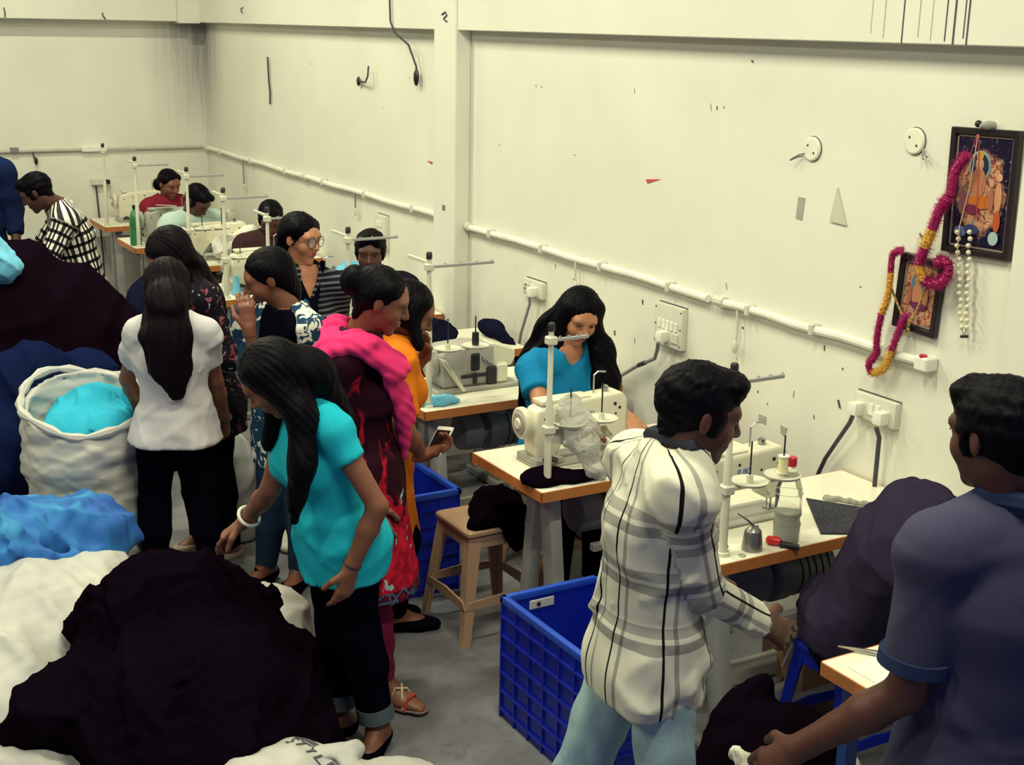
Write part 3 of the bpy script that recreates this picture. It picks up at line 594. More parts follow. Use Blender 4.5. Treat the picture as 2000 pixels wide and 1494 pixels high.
class Person: pass
def person(name, label, J, head=(0, 0, 0), sex='f', skin=SK1, sc=1., hands=None, foot=None, fine=True, face=True, hsc=1., fat=1.):
    p = Person(); J = {k: v3(v) for k, v in J.items()}; p.J = J; p.sc = sc; p.sex = sex; p.fine = fine
    hm = (J['hl']+J['hr'])/2; sm = (J['sl']+J['sr'])/2; p.hm, p.sm = hm, sm; up = nz(sm-hm); ss = nz(J['sr']-J['sl']); sh = nz(J['hr']-J['hl'])
    fw = nz(np.cross(up, ss)); fh = nz(np.cross((0, 0, 1.), sh)); p.up, p.ss, p.sh, p.fw, p.fh = up, ss, sh, fw, fh
    base = v3((J['al'][0]+J['ar'][0])/2, (J['al'][1]+J['ar'][1])/2, 0); p.base = base
    p.root = thing(name, label, 'person', tuple(base))
    f_ = sex == 'f'; q = sc*fat; P = lambda t: hm+(sm-hm)*t
    mid = nz(ss+sh)
    d = dict(pel=.150, wai=.118, che=.134, top=.095) if f_ else dict(pel=.150, wai=.142, che=.160, top=.112)
    p.torso = [Seg(hm-up*.03, P(.38), d['pel']*q, d['wai']*q, sh, .70, .74, k=.04, v0=0), Seg(P(.38), P(.75), d['wai']*q, d['che']*q, mid, .74, .74, k=.04, v0=.2), Seg(P(.75), P(.98), d['che']*q, d['top']*q, ss, .74, .62, k=.04, v0=.39)]
    p.gl = [Ell(hm-fh*.045*sc+sh*s*.065*sc-up*.03, (sh, fh, (0, 0, 1)), (.085*q, .085*q, .095*q), k=.04) for s in (-1, 1)]
    p.bust = [Ell(P(.66)+fw*.068*sc+ss*s*.062*sc, (ss, fw, up), (.060*q, .058*q, .062*q), k=.035) for s in (-1, 1)] if f_ else []
    rs = (.043 if f_ else .054)*sc
    p.shou = [Seg(J['nk']+up*.0, J['sl'], .046*sc, rs, k=.035, v0=.45), Seg(J['nk'], J['sr'], .046*sc, rs, k=.035, v0=.45), Seg(J['sl'], J['sr'], rs, rs, k=.035, v0=.45)]
    ra, rb, rc = ((.043, .035, .0235) if f_ else (.051, .041, .028)); ra, rb, rc = ra*q, rb*q, rc*sc
    p.arm = {}
    for s in 'lr':
        S, E, Wr = J['s'+s], J['e'+s], J['w'+s]
        p.arm[s] = [Seg(S, E, ra, rb, k=.02, v0=0), Seg(E, E+(Wr-E)*.35, rb, rb*1.04, k=.015, v0=np.linalg.norm(E-S)), Seg(E+(Wr-E)*.35, Wr, rb*1.02, rc, k=.015, v0=np.linalg.norm(E-S)+.08)]
    la, lb, lc = ((.083, .054, .036) if f_ else (.084, .057, .040))
    p.leg = {}; p.ft = {}
    for i, s in enumerate('lr'):
        H, K, A = J['h'+s], J['k'+s], J['a'+s]; kf = nz(K-A+1e-6)
        cb = A+(K-A)*.68-nz(np.cross(sh, K-A))*(-.012)
        p.leg[s] = [Seg(H, K, la*q, lb*sc, k=.03, v0=0), Seg(K, cb, lb*sc, .051*sc, k=.02, v0=.4), Seg(cb, A, .050*sc, lc*sc, k=.02, v0=.5)]
        fy = math.radians((foot or {}).get(s, math.degrees(math.atan2(fh[0], fh[1])))); ff = v3(math.sin(fy), math.cos(fy), 0); fs = v3(math.cos(fy), -math.sin(fy), 0)
        z0 = A[2]-.078*sc; hl = v3(A[0], A[1], z0+.034)-ff*.035*sc; ball = v3(A[0], A[1], z0+.026)+ff*.10*sc; toe = v3(A[0], A[1], z0+.02)+ff*.155*sc
        p.ft[s] = [Seg(A, hl, lc*sc, .032*sc, k=.02), Seg(hl, ball, .030*sc, .040*sc, fs, 1.05, .62, k=.02), Seg(ball, toe, .040*sc, .030*sc, fs, .6, .55, k=.015), Seg(A+ff*.01, ball, .032*sc, .026*sc, k=.025)]
    # head
    y, pt, ro = [math.radians(a) for a in head]; f = v3(math.sin(y)*math.cos(pt), math.cos(y)*math.cos(pt), math.sin(pt)); r = v3(math.cos(y), -math.sin(y), 0); u = np.cross(r, f)
    r, u = r*math.cos(ro)+u*math.sin(ro), u*math.cos(ro)-r*math.sin(ro); p.r, p.f, p.u = r, f, u; hs = hsc*(.92 if f_ else .95); p.hs = hs
    hc = J['hc']; L = lambda x, yy, z: hc+(r*x+f*yy+u*z)*hs; p.L = L; A3 = (r, f, u)
    jw = .92 if f_ else 1.06
    p.head = [Ell(L(0, -.016, .030), A3, (.074*hs, .094*hs, .083*hs), k=.02), Seg(L(0, .022, .02), L(0, .032, -.055), .062*hs, .048*hs*jw, r, 1.05, .95, k=.03),
              Seg(L(0, .045, -.06), L(0, .062, -.098), .040*hs*jw, .022*hs*jw, r, .9, .9, k=.025), Ell(L(.034, .052, -.028), A3, (.030*hs, .032*hs, .032*hs), k=.02), Ell(L(-.034, .052, -.028), A3, (.030*hs, .032*hs, .032*hs), k=.02),
              Seg(L(-.040, .074, .024), L(.040, .074, .024), .014*hs, k=.02),
              Ell(L(.031, .090, .006), A3, (.018*hs, .013*hs, .011*hs), k=.012, op='s'), Ell(L(-.031, .090, .006), A3, (.018*hs, .013*hs, .011*hs), k=.012, op='s'),
              Ell(L(.031, .074, .005), A3, (.015*hs, .012*hs, .012*hs), k=.005), Ell(L(-.031, .074, .005), A3, (.015*hs, .012*hs, .012*hs), k=.005),
              Seg(L(0, .082, .016), L(0, .104, -.028), .008*hs, .0125*hs, k=.012), Ell(L(.012, .092, -.031), A3, (.009*hs, .010*hs, .008*hs), k=.007), Ell(L(-.012, .092, -.031), A3, (.009*hs, .010*hs, .008*hs), k=.007),
              Seg(L(-.017, .079, -.056), L(.017, .079, -.056), .0085*hs, k=.008), Seg(L(-.014, .078, -.067), L(.014, .078, -.067), .0085*hs, k=.008),
              Seg(L(.072, .0, .018), L(.078, -.008, -.028), .013*hs, .009*hs, nz(r*.35-f), 1.8, 1.3, k=.006), Seg(L(-.072, .0, .018), L(-.078, -.008, -.028), .013*hs, .009*hs, nz(r*.35+f), 1.8, 1.3, k=.006)]
    # (ears are thin flaps: wide along the head, thin across)
    for i in (-1, -2):
        sg = 1 if i == -2 else -1
        p.head[i] = Ell(L(.076*sg, -.006, -.002), (nz(f-r*.35*sg), nz(r*sg+f*.35), u), (.018*hs, .008*hs, .031*hs), k=.006)
    rn = (.046 if f_ else .056)*sc
    p.neck = [Seg(J['nk']+up*.005, L(0, -.022, -.055), rn*1.08, rn*.98, k=.03)]
    hn = {}
    for s in 'lr':
        o = (hands or {}).get(s, {}); Wv = J['w'+s]; dd = nz(v3(o.get('d', J['w'+s]-J['e'+s]))); 
        sg = -1. if s == 'l' else 1.
        nn = v3(o.get('n', -ss*sg)); x = np.cross(dd, nz(nn-dd*nn.dot(dd)))
        th = o.get('t', None)
        if th is None: th = 1. if x.dot(fw) > 0 else -1.
        hn[s] = hand_prims(Wv, dd, nn, th, o.get('c', .5), (.95 if f_ else 1.06)*sc, o.get('sp', .0), o.get('tc', .3))
        setattr(p, 'hc_'+s, Wv+dd*.08)
    p.hand = hn
    allp = p.torso+p.gl+p.bust+p.shou+p.neck+p.arm['l']+p.arm['r']+p.leg['l']+p.leg['r']+p.ft['l']+p.ft['r']
    ch = .0125 if fine else .016; fh_ = .0045 if fine else .008
    fld = Field(allp+p.head+hn['l']+hn['r'], ch); V, F = fld.nets(); Vs, Fs = [], []
    boxes = [(hc-.150*hs, hc+.150*hs, p.head+p.neck)]+[((J['w'+s]+nz(getattr(p, 'hc_'+s)-J['w'+s])*.085)-.115, (J['w'+s]+nz(getattr(p, 'hc_'+s)-J['w'+s])*.085)+.115, hn[s]+[p.arm[s][2]]) for s in 'lr']
    ins = np.zeros(len(V), bool)
    for lo, hi, _ in boxes: ins |= ((V > lo+.014) & (V < hi-.014)).all(1)
    keep = ~ins[F].all(1)
    # drop the coarse copy only where it belongs to the refined limb
    dm = np.full(len(V), 9.)
    for lo, hi, pr in boxes:
        for g in pr:
            if g.op == 'u': dm = np.minimum(dm, np.abs(g.ev(V[:, 0], V[:, 1], V[:, 2])))
    keep |= (dm[F] > .03).all(1)
    F = F[keep]; us = np.unique(F); mp = np.full(len(V), -1); mp[us] = np.arange(len(us)); Vs.append(V[us]); Fs.append(mp[F]); off = len(us)
    for lo, hi, pr in boxes:
        v_, g_ = Field(pr, fh_, lo, hi).nets(); Vs.append(v_); Fs.append(g_+off); off += len(v_)
    p.body = link('body', arrmesh('body', np.concatenate(Vs)-base, np.concatenate(Fs)), p.root, skin)
    if face:
        for s in (-1, 1):
            MB().sphere(tuple(L(.031*s, .0775, .004)-base), (.0125*hs, .0098*hs, .0046*hs), 12, 8, (r, f, u)).build('eye', EYEW, p.root)
            MB().sphere(tuple(L(.031*s, .0835, .003)-base), (.0062*hs, .0046*hs, .0046*hs), 10, 8, (r, f, u)).build('iris', EYED, p.root)
            MB().tube([tuple(L(s*a, .0865-.20*(a-.03)**2*20, b)-base) for a, b in ((.012, .020), (.024, .0255), (.036, .025), (.048, .018))], [.0022, .0034, .0032, .0012], 6).build('eyebrow', BROW, p.root)
            MB().tube([tuple(L(s*a, .0885-18*(a-.03)**2, b)-base) for a, b in ((.016, .005), (.024, .0095), (.033, .0105), (.046, .005))], [.0008, .0016, .0018, .0008], 5).build('eyelashes', BROW, p.root)
        MB().tube([tuple(L(a, .0890-abs(a)*.22, -.0555-abs(a)*.06)-base) for a in (-.024, -.012, 0, .012, .024)], [.001, .0045, .0046, .0045, .001], 6).tube([tuple(L(a, .0885-abs(a)*.2, -.0665+abs(a)*.16)-base) for a in (-.022, -.011, 0, .011, .022)], [.001, .005, .0056, .005, .001], 6).build('lips', LIP, p.root)
    return p
def clothes(p, name, prims, mat, planes=(), f=26., amp=.004, h=None, seed=0., warp=None, cr=1.9):
    h = h or (.0088 if p.fine else .013)
    fa, fb = folds(f, amp, seed), crumple(f*.7, amp*cr, seed+1.3)
    w = [lambda X, Y, Z: np.minimum(fa(X, Y, Z)+fb(X, Y, Z), .0035)]+([warp] if warp else [])
    return sdf_obj(name, prims, h, mat, p.root, p.base, planes, w, True)
def top(p, mat, o=.014, sleeve=.6, so=.016, hem=.08, flare=.02, name='shirt', neck=(.062, .0), amp=.004, f=24, seed=0., tilt=True, back=.0, open_=None, hw=None):
    J, up, fw = p.J, p.up, p.fw; o = max(o, .021); P = [s.grow(o) for s in p.torso+p.bust]+[s.grow(so) for s in p.shou]
    if p.sex == 'f' or hem > .0: P += [s.grow(o) for s in p.gl]
    dn = -up*(.5 if hem < .2 else .15)+v3(0, 0, -1)*(.5 if hem < .2 else .85)
    if hem > .03:
        e = p.hm+nz(dn)*hem+p.fh*back
        for s in 'lr': pass
        r0 = (hw or .152)*p.sc; P.append(Seg(p.hm+up*.08, e, r0*.9+o, r0+o+flare, p.sh, .78, .80, cap=.3, k=.05, v0=-.08))
    tk = Seg(p.hm, p.sm, .15, .15, p.ss)
    for g in P: g.trunk = tk
    for s in 'lr':
        S, E, Wr = J['s'+s], J['e'+s], J['w'+s]; side = nz(np.cross(E-S, p.fw+v3(.01, .02, .03)))
        a = min(sleeve, 1.); ra = p.arm[s][0].r1; rb = p.arm[s][0].r2
        P.append(Seg(S, S+(E-S)*a, ra+so, ra+(rb-ra)*a+so*1.1, side, 1, 1, cap=.12 if sleeve <= 1 else 1., k=.03, v0=0))
        if sleeve > 1:
            b = sleeve-1; side = nz(np.cross(Wr-E, p.fw+v3(.01, .02, .03)))
            P.append(Seg(E, E+(Wr-E)*b, rb+so, p.arm[s][2].r2+so*.9+(1-b)*.01, side, 1, 1, cap=.12, k=.02, v0=np.linalg.norm(E-S)))
    nr, vd = neck
    P.append(Seg(J['nk']+up*.02, p.L(0, -.02, -.02), nr, nr*1.15, k=.012, op='s'))
    if vd: P.append(Seg(J['nk']+up*.03+fw*.04, J['nk']+fw*(.12 if p.sex == 'f' else .11)-up*vd, nr*.8, .014, k=.012, op='s'))
    if open_: P += open_
    n = nz(dn) if tilt else v3(0, 0, -1)
    hp = p.hm+nz(dn)*hem
    return clothes(p, name, P, mat, [(hp, n)], f, amp, seed=seed)
def bottom(p, mat, o=.010, cut=1., name='trousers', wide=0., amp=.0035, f=30, seed=1., waist=.22):
    P = [p.torso[0].grow(min(o, .010))]+[s.grow(min(o, .010)) for s in p.gl]; o = max(o, .013)
    for s in 'lr':
        H, K, A = p.J['h'+s], p.J['k'+s], p.J['a'+s]; e = K+(A-K)*cut
        l0, l1, l2 = p.leg[s]; side = nz(np.cross(A-K, p.fh))
        P += [l0.grow(o), l1.grow(o), Seg(K, K+(A-K)*.35, l0.r2+o, l1.r2+o, k=.02, v0=.4), Seg(K+(A-K)*.33, e, l1.r2+o, l2.r2+o+wide, side, 1, 1, cap=.15, k=.02, v0=.53)]
    t = p.hm+p.up*waist*.8
    return clothes(p, name, P, mat, [(t, p.up)], f, amp, seed=seed, h=.0115 if p.fine else .015, cr=.6)
def shoes(p, mat, kind='flat', sole=None, g=.007):
    for s in 'lr':
        z0 = p.J['a'+s][2]-.078*p.sc; P = [q.grow(g) for q in p.ft[s][1:3]]
        if kind == 'sneaker': P += [p.ft[s][0].grow(g), p.ft[s][3].grow(g)]
        top_ = z0+(.075 if kind == 'sneaker' else .05)
        o = sdf_obj('shoe', P, .0075 if p.fine else .011, mat, p.root, p.base, [((0, 0, z0+.002), (0, 0, -1)), ((0, 0, top_), (0, 0, 1))])
        if sole: sdf_obj('sole', [q.grow(g+.003) for q in p.ft[s][1:3]], .006, sole, o, p.base, [((0, 0, z0), (0, 0, -1)), ((0, 0, z0+.016), (0, 0, 1))])
def hair(p, kind, fall=(), mat=None, vol=0., h=None, bun=None, low=None, part=0.):
    mat = mat or HAIR; hs = p.hs; L = p.L; A3 = (p.r, p.f, p.u); h = h or (.0058 if p.fine else .009)
    P = [Ell(L(0, -.020, .036), A3, ((.082+vol)*hs, (.101+vol)*hs, (.089+vol)*hs), k=.01)]
    if kind == 'short':
        P += [Ell(L(0, .062, .088), A3, (.062*hs, .036*hs, .032*hs), k=.03), Seg(L(0, -.05, .0), L(0, -.066, -.05), .064*hs, .045*hs, p.r, .6, .5, k=.03)]
        P += [Ell(L(s*.068, .020, .0), A3, (.012*hs, .018*hs, .040*hs), k=.02) for s in (-1, 1)]
    else: P += [Seg(L(0, -.045, .01), L(0, -.062, -.06), .074*hs, (.058 if kind == 'long' else .042)*hs, p.r, .62, .55, k=.03)]+[Seg(L(s*.062, .02, .06), L(s*.072, -.02, -.04) if kind == 'long' else L(s*.058, -.045, .01), .026*hs, .022*hs, k=.03) for s in (-1, 1)]
    pts = list(fall)
    for ch in pts:
        for (a, b) in zip(ch, ch[1:]): P.append(Seg(a[0], b[0], a[1], b[1], ch[0][3] if len(ch[0]) > 3 else p.r, a[2], b[2], k=.035))
    if bun is not None: P.append(Ell(bun[0], A3, bun[1], k=.012))
    P.append(Ell(L(0, .135, -.034), A3, (.080*hs, .082*hs, .136*hs), k=.014, op='s'))
    if kind in ('short', 'tied'):
        for s in (-1, 1): P.append(Ell(L(s*.092, -.004, -.010), A3, (.028*hs, .020*hs, .029*hs), k=.008, op='s'))
    pl = []
    if kind == 'short': pl = [(L(0, -.06, -.062), nz(-p.u+p.f*.25))]
    r, f, u, hc = p.r, p.f, p.u, p.J['hc']
    def strands(X, Y, Z):
        x = (X-hc[0])*r[0]+(Y-hc[1])*r[1]+(Z-hc[2])*r[2]; y = (X-hc[0])*f[0]+(Y-hc[1])*f[1]+(Z-hc[2])*f[2]; z = (X-hc[0])*u[0]+(Y-hc[1])*u[1]+(Z-hc[2])*u[2]
        if kind == 'short': return .0028*np.sin(230*x+2*np.sin(90*y))*np.sin(210*y+2*np.sin(120*z))+.0015*np.sin(150*z+60*x)
        ang = np.arctan2(x, -y+.02); return .0016*np.sin(ang*34+2.2*np.sin(z*11))+.0013*np.sin(ang*73+z*16+2*np.sin(z*19))
    return sdf_obj('hair', P, h, mat, p.root, p.base, pl, strands)
def ringobj(p, name, c, ax, R, r, mat, sx=1., sd=None): return MB().ring(tuple(v3(c)-p.base), tuple(ax), R, r, 24, 8, sx, sd).build(name, mat, p.root)
def spl(name, p, pts, r, mat, n=8): return MB().tube([tuple(v3(q)-p.base) for q in pts], r, n).build(name, mat, p.root)

# --- fabrics
def cloth_mat(name, c, var=.18, rough=.85, sc=30, sheen=.0, bump=.15):
    if name in MATS: return MATS[name]
    t = NT(name); v = t.coord(); L = lin(c); a = t.noise(v, sc, 4, .6)
    t.set(color=t.mix(a, tuple(x*(1-var) for x in L[:3])+(1,), tuple(min(1, x*(1+var)) for x in L[:3])+(1,)), rough=rough); t.b.inputs['Specular IOR Level'].default_value = .12 if sum(L[:3]) > .12 else .0
    if sheen: t.b.inputs['Sheen Weight'].default_value = sheen
    t.bump(t.noise(v, 220, 2), bump, .002); MATS[name] = t.m; return t.m
def stripes_mat():
    t = NT('grey_stripe_knit'); a = t.n('ShaderNodeTexCoord'); s = t.n('ShaderNodeSeparateXYZ'); t.l(a.outputs['Object'], s.inputs[0])
    m = t.math('FRACT', t.math('MULTIPLY', s.outputs['Z'], 42.)); t.set(color=t.ramp(m, [(.0, '#15141f'), (.5, '#15141f'), (.55, '#5c5b66'), (.9, '#5c5b66'), (.95, '#15141f')]), rough=.85, spec=.08); return t.m
def plaid_mat(name, base, stops_u, stops_v, su, sv):
    """woven check: bands along and across the sleeve and the trunk"""
    t = NT(name); a = t.n('ShaderNodeAttribute', attribute_name='buv'); s = t.n('ShaderNodeSeparateXYZ'); t.l(a.outputs['Vector'], s.inputs[0])
    u = t.math('FRACT', t.math('MULTIPLY_ADD', s.outputs['X'], su, 10.)); v = t.math('FRACT', t.math('MULTIPLY_ADD', s.outputs['Y'], sv, 10.))
    cu = t.ramp(u, stops_u, 'CONSTANT'); cv = t.ramp(v, stops_v, 'CONSTANT')
    t.set(color=t.mix(1., t.mix(1., base, cu, 'MULTIPLY'), cv, 'MULTIPLY'), rough=.8, spec=.08); return t.m
def print_mat(name, ground, blobs, scale=9., stretch=(1, 1, 1), attr=None):
    """printed cloth: ground colour with layered irregular blots"""
    t = NT(name); c = ground if hasattr(ground, 'links') else None; col = None
    for i, (cl, th, sc, seed) in enumerate(blobs):
        v = t.coord(attr, scale=stretch, loc=(seed, seed*.7, seed*1.3)); n = t.noise(v, sc, 3, .55, .8)
        m = t.ramp(n, [(th, (0,0,0,1)), (th+.015, (1,1,1,1))]); col = t.mix(m, col if col is not None else lin(ground), cl)
    t.set(color=col, rough=.8, spec=.08); return t.m
BLKC = cloth_mat('black_cloth', '#0a0914'); NAVYJ = cloth_mat('blue_denim', '#2c4460', .25, sc=60); LDENIM = None
t = NT('washed_denim'); v = t.coord(); a = t.noise(v, 4.5, 4, .6); b = t.noise(v, 90, 2)
t.set(color=t.mix(b, t.ramp(a, [(.35, '#4f7186'), (.62, '#9db8bd')]), '#88a3ad'), rough=.85); t.bump(b, .2, .002); LDENIM = t.m
TEE = cloth_mat('white_jersey', '#c6c4c9', .06); TURQ = cloth_mat('turquoise_jersey', '#1fb4cb', .08); CYANB = cloth_mat('blue_knit', '#1479ad', .10, bump=.4); ORANGE = cloth_mat('orange_cotton', '#d9781c', .10); PINK = cloth_mat('pink_chiffon', '#d8306f', .10)
MAROON = cloth_mat('maroon_legging', '#7c1f45', .15); POLO = cloth_mat('slate_polo', '#3d3d56', .10, sc=120); POLOC = cloth_mat('navy_rib', '#263052', .1); PURP = cloth_mat('plum_shirt', '#2f293d', .12)
STRIPE = stripes_mat()
FLORAL = print_mat('black_floral_print', '#15121d', [('#7d4a58', .60, 22, 1.), ('#9a9aa8', .635, 30, 5.), ('#6d2f3c', .62, 17, 9.)])
PATT = print_mat('blue_white_print', '#1e3f5c', [('#d9dad2', .535, 17, 2.), ('#1a3550', .60, 24, 7.)])
RBLK = NT('red_black_kurta'); t = RBLK
s = t.n('ShaderNodeSeparateXYZ'); tc = t.n('ShaderNodeTexCoord'); t.l(tc.outputs['Object'], s.inputs[0])
n1 = t.noise(t.coord(scale=(1, 1, .7)), 7.5, 4, .6, 1.2); n2 = t.noise(t.coord(loc=(3, 1, 2)), 13, 3, .55, .6); n3 = t.noise(t.coord(loc=(7, 2, 5)), 30, 3)
low = t.math('MULTIPLY', t.math('SUBTRACT', .98, s.outputs['Z']), .42)             # the print gets redder towards the hem
redm = t.ramp(t.math('ADD', n1, low), [(.56, (0,0,0,1)), (.60, (1,1,1,1))])
col = t.mix(redm, '#2a0a1a', t.ramp(n3, [(.4, '#8e1128'), (.6, '#c01c34')]))
leaf = t.math('MULTIPLY', t.ramp(n2, [(.675, (0,0,0,1)), (.69, (1,1,1,1))]), t.math('LESS_THAN', s.outputs['Z'], 1.0))
col = t.mix(leaf, col, '#9fb9bd')
z = t.math('MULTIPLY', s.outputs['Z'], 1.); band = t.math('LESS_THAN', s.outputs['Z'], .475)
vor = t.n('ShaderNodeTexVoronoi', feature='DISTANCE_TO_EDGE'); vor.inputs['Scale'].default_value = 26; t.l(t.coord(), vor.inputs['Vector'])
bc = t.ramp(vor.outputs['Distance'], [(.05, '#4c5878'), (.12, '#2d0d1e'), (.3, '#641328')])
col = t.mix(band, col, bc); t.set(color=col, rough=.75, spec=.08); RBLK = t.m
CHECK = plaid_mat('black_white_check', '#e9e6dd', [(0, '#ffffff'), (.30, '#3b3a44'), (.62, '#ffffff'), (.8, '#2a2a33')], [(0, '#ffffff'), (.4, '#33323c'), (.75, '#ffffff')], 16, 16)
PLAID = plaid_mat('cream_grey_plaid', '#cbc9bb', [(0, '#ffffff'), (.62, '#b9b9bd'), (.70, '#ffffff'), (.86, '#1d1d26'), (.91, '#ffffff')], [(0, '#ffffff'), (.45, '#b5b5bb'), (.62, '#ffffff'), (.70, '#c4c4ca'), (.86, '#ffffff')], 7.2, 7.0)
PALE = cloth_mat('pale_green_shirt', '#a9bfb9', .2, sc=12); RED = cloth_mat('red_cloth', '#7a1f30', .2); WHITEC = cloth_mat('white_cloth', '#d8d6cc', .08)
GOLD = M('gold', '#c79a4a', .3, 1.); SILVER = M('silver', '#cfcfd4', .3, 1.)

# 1 woman in the white T-shirt, back turned
J = dict(hc=(1.435,5.19,1.315),nk=(1.42,5.10,1.21),sl=(1.315,5.18,1.145),sr=(1.545,5.06,1.145),el=(1.29,5.32,0.92),er=(1.60,5.13,0.92),wl=(1.36,5.45,0.76),wr=(1.655,5.21,0.735),hl=(1.36,5.17,0.735),hr=(1.49,5.10,0.735),kl=(1.345,5.20,0.41),kr=(1.53,5.12,0.41),al=(1.33,5.18,0.075),ar=(1.54,5.08,0.075))
p = person('person', 'woman in white T-shirt with her back to the camera and long dark hair', J, (8, -18, 0), 'f', SK2, .95, hands={'r': dict(c=.8)}, fat=.93)
top(p, TEE, .024, .62, .014, .04, .02, neck=(.064, 0), amp=.006, name='t_shirt'); bottom(p, BLKC, seed=2.); shoes(p, BLKC)
hair(p, 'long', [[(p.L(0, -.05, .03), .076, .6), (v3(1.395, 5.05, 1.29), .074, .55), (v3(1.385, 5.00, 1.15), .082, .38), (v3(1.385, 4.99, 1.03), .074, .32), (v3(1.40, 4.995, .93), .035, .4)], [(p.L(-.06, -.02, -.02), .032, .9), (v3(1.315, 5.05, 1.15), .032, .6), (v3(1.32, 5.02, 1.02), .018, .6)]], HAIRB, .002)
ringobj(p, 'watch', J['wr'], v3(J['wr'])-v3(J['er']), .028, .006, BLACKM)
# 2 woman in black floral print
J = dict(hc=(1.545,5.28,1.40),nk=(1.635,5.33,1.275),sl=(1.65,5.17,1.22),sr=(1.60,5.48,1.21),el=(1.72,5.12,0.96),er=(1.74,5.42,0.98),wl=(1.60,5.05,1.00),wr=(1.76,5.38,0.76),hl=(1.69,5.23,0.78),hr=(1.66,5.38,0.78),kl=(1.70,5.24,0.42),kr=(1.64,5.40,0.42),al=(1.74,5.26,0.08),ar=(1.68,5.44,0.08))
J = {k: (v[0]-.01, v[1]+.20, v[2]-.015) for k, v in J.items()}
p = person('person', 'woman in black floral print top with wavy hair, bending behind the white T-shirt', J, (282, -38, 0), 'f', SK2, hands={'l': dict(d=(-.9, .2, -.1), n=(0, 0, -1), c=.5)})
top(p, FLORAL, .020, 1.55, .020, .16, .03, name='printed_top', neck=(.062, .05)); bottom(p, BLKC, seed=3., wide=.01); shoes(p, M('sandal_tan', '#9a8a78', .6))
hair(p, 'long', [[(p.L(0, -.05, .02), .075, .6), (v3(1.655, 5.545, 1.315), .080, .6), (v3(1.730, 5.560, 1.185), .085, .5), (v3(1.770, 5.570, 1.065), .06, .5)], [(p.L(.05, -.03, -.02), .035, .8), (v3(1.650, 5.420, 1.235), .05, .6), (v3(1.720, 5.370, 1.105), .04, .6)]], HAIRB, .005)
ringobj(p, 'bangle', J['wr'], (0, .1, -1), .030, .005, SILVER)
# 3 woman in blue and white printed jacket, hand at her mouth
J = dict(hc=(1.735,4.85,1.385),nk=(1.80,4.83,1.27),sl=(1.83,4.68,1.205),sr=(1.68,4.93,1.205),el=(1.88,4.80,0.97),er=(1.70,4.83,0.99),wl=(1.90,4.88,0.76),wr=(1.635,4.80,1.205),hl=(1.885,4.82,0.79),hr=(1.80,4.94,0.79),kl=(1.88,4.90,0.43),kr=(1.79,5.02,0.43),al=(1.90,5.02,0.08),ar=(1.79,5.13,0.08))
p = person('person', 'woman in blue and white printed jacket and jeans holding her hand to her mouth', J, (286, -20, 0), 'f', SK2, hands={'r': dict(d=(-.05, .10, .9), n=(.3, .8, .2), c=.75)}, foot={'l': 225, 'r': 235})
top(p, BLKC, .010, .25, .010, .02, .0, name='inner_top', neck=(.085, .10)); 
cut = [Seg(v3(1.70, 4.70, 1.30), v3(1.73, 4.72, .98), .085, .075, p.ss, .9, .9, k=.01, op='s')]
top(p, PATT, .028, .85, .024, .16, .03, name='printed_jacket', neck=(.085, .08), open_=cut); bottom(p, NAVYJ, seed=4.); shoes(p, BLKC)
hair(p, 'tied', [[(p.L(0, -.07, -.02), .06, .7), (v3(1.83, 4.86, 1.34), .045, .7), (v3(1.84, 4.84, 1.27), .03, .7)]], vol=.003)
q_ = p.hand['r'][8]; ringobj(p, 'ring', (q_.a+q_.b)/2, q_.ax, q_.r1+.0015, .002, SILVER)
# 4 woman with glasses
J = dict(hc=(2.16,5.59,1.405),nk=(2.175,5.60,1.25),sl=(2.325,5.58,1.175),sr=(2.03,5.60,1.185),el=(2.365,5.68,0.92),er=(1.97,5.70,0.94),wl=(2.30,5.60,0.71),wr=(1.99,5.62,0.71),hl=(2.22,5.70,0.79),hr=(2.06,5.71,0.79),kl=(2.18,5.62,0.43),kr=(2.02,5.60,0.43),al=(2.16,5.66,0.08),ar=(2.0,5.56,0.08))
p = person('person', 'tall woman with round glasses and a black and grey striped shirt', J, (152, -8, 0), 'f', SK4)
top(p, STRIPE, .022, 1.9, .020, .12, .02, name='striped_shirt', neck=(.056, .075)); bottom(p, NAVYJ, seed=5.); shoes(p, M('white_sneaker', '#cfcdc4', .6), 'sneaker')
for s in (-1, 1): spl('collar', p, [p.J['nk']+p.ss*s*.062+p.fw*.0+p.up*.035, p.J['nk']+p.ss*s*.068+p.fw*.055+p.up*.005, p.J['nk']+p.ss*s*.035+p.fw*.105-p.up*.06, p.J['nk']+p.ss*s*.008+p.fw*.128-p.up*.12], [.012, .018, .016, .010], BLKC)
MB().sphere(tuple(p.J['nk']+p.fw*.137-p.up*.145-p.base), .006).build('button', SILVER, p.root)
Pt = lambda q: p.hm+(p.sm-p.hm)*q
sdf_obj('placket', [Seg(Pt(a)+p.fw*(b+.012), Pt(a2)+p.fw*(b2+.012), .030, .030, p.ss, .5, .5, k=.02) for a, b, a2, b2 in ((.86, .115, .66, .142), (.66, .142, .35, .118), (.35, .118, .05, .120))]+[Seg(p.J['nk']+p.ss*s*.070+p.up*.045+p.fw*.02, Pt(.86)+p.fw*.132, .020, .024, p.fw, .6, .6, k=.02) for s in (-1, 1)], .007, BLKC, p.root, p.base)
hair(p, 'tied', [[(p.L(0, -.06, .0), .072, .7), (p.L(-.01, -.085, -.07), .055, .7), (v3(2.16, 5.68, 1.22), .035, .8), (v3(2.14, 5.70, 1.10), .025, .8)]], vol=.003)
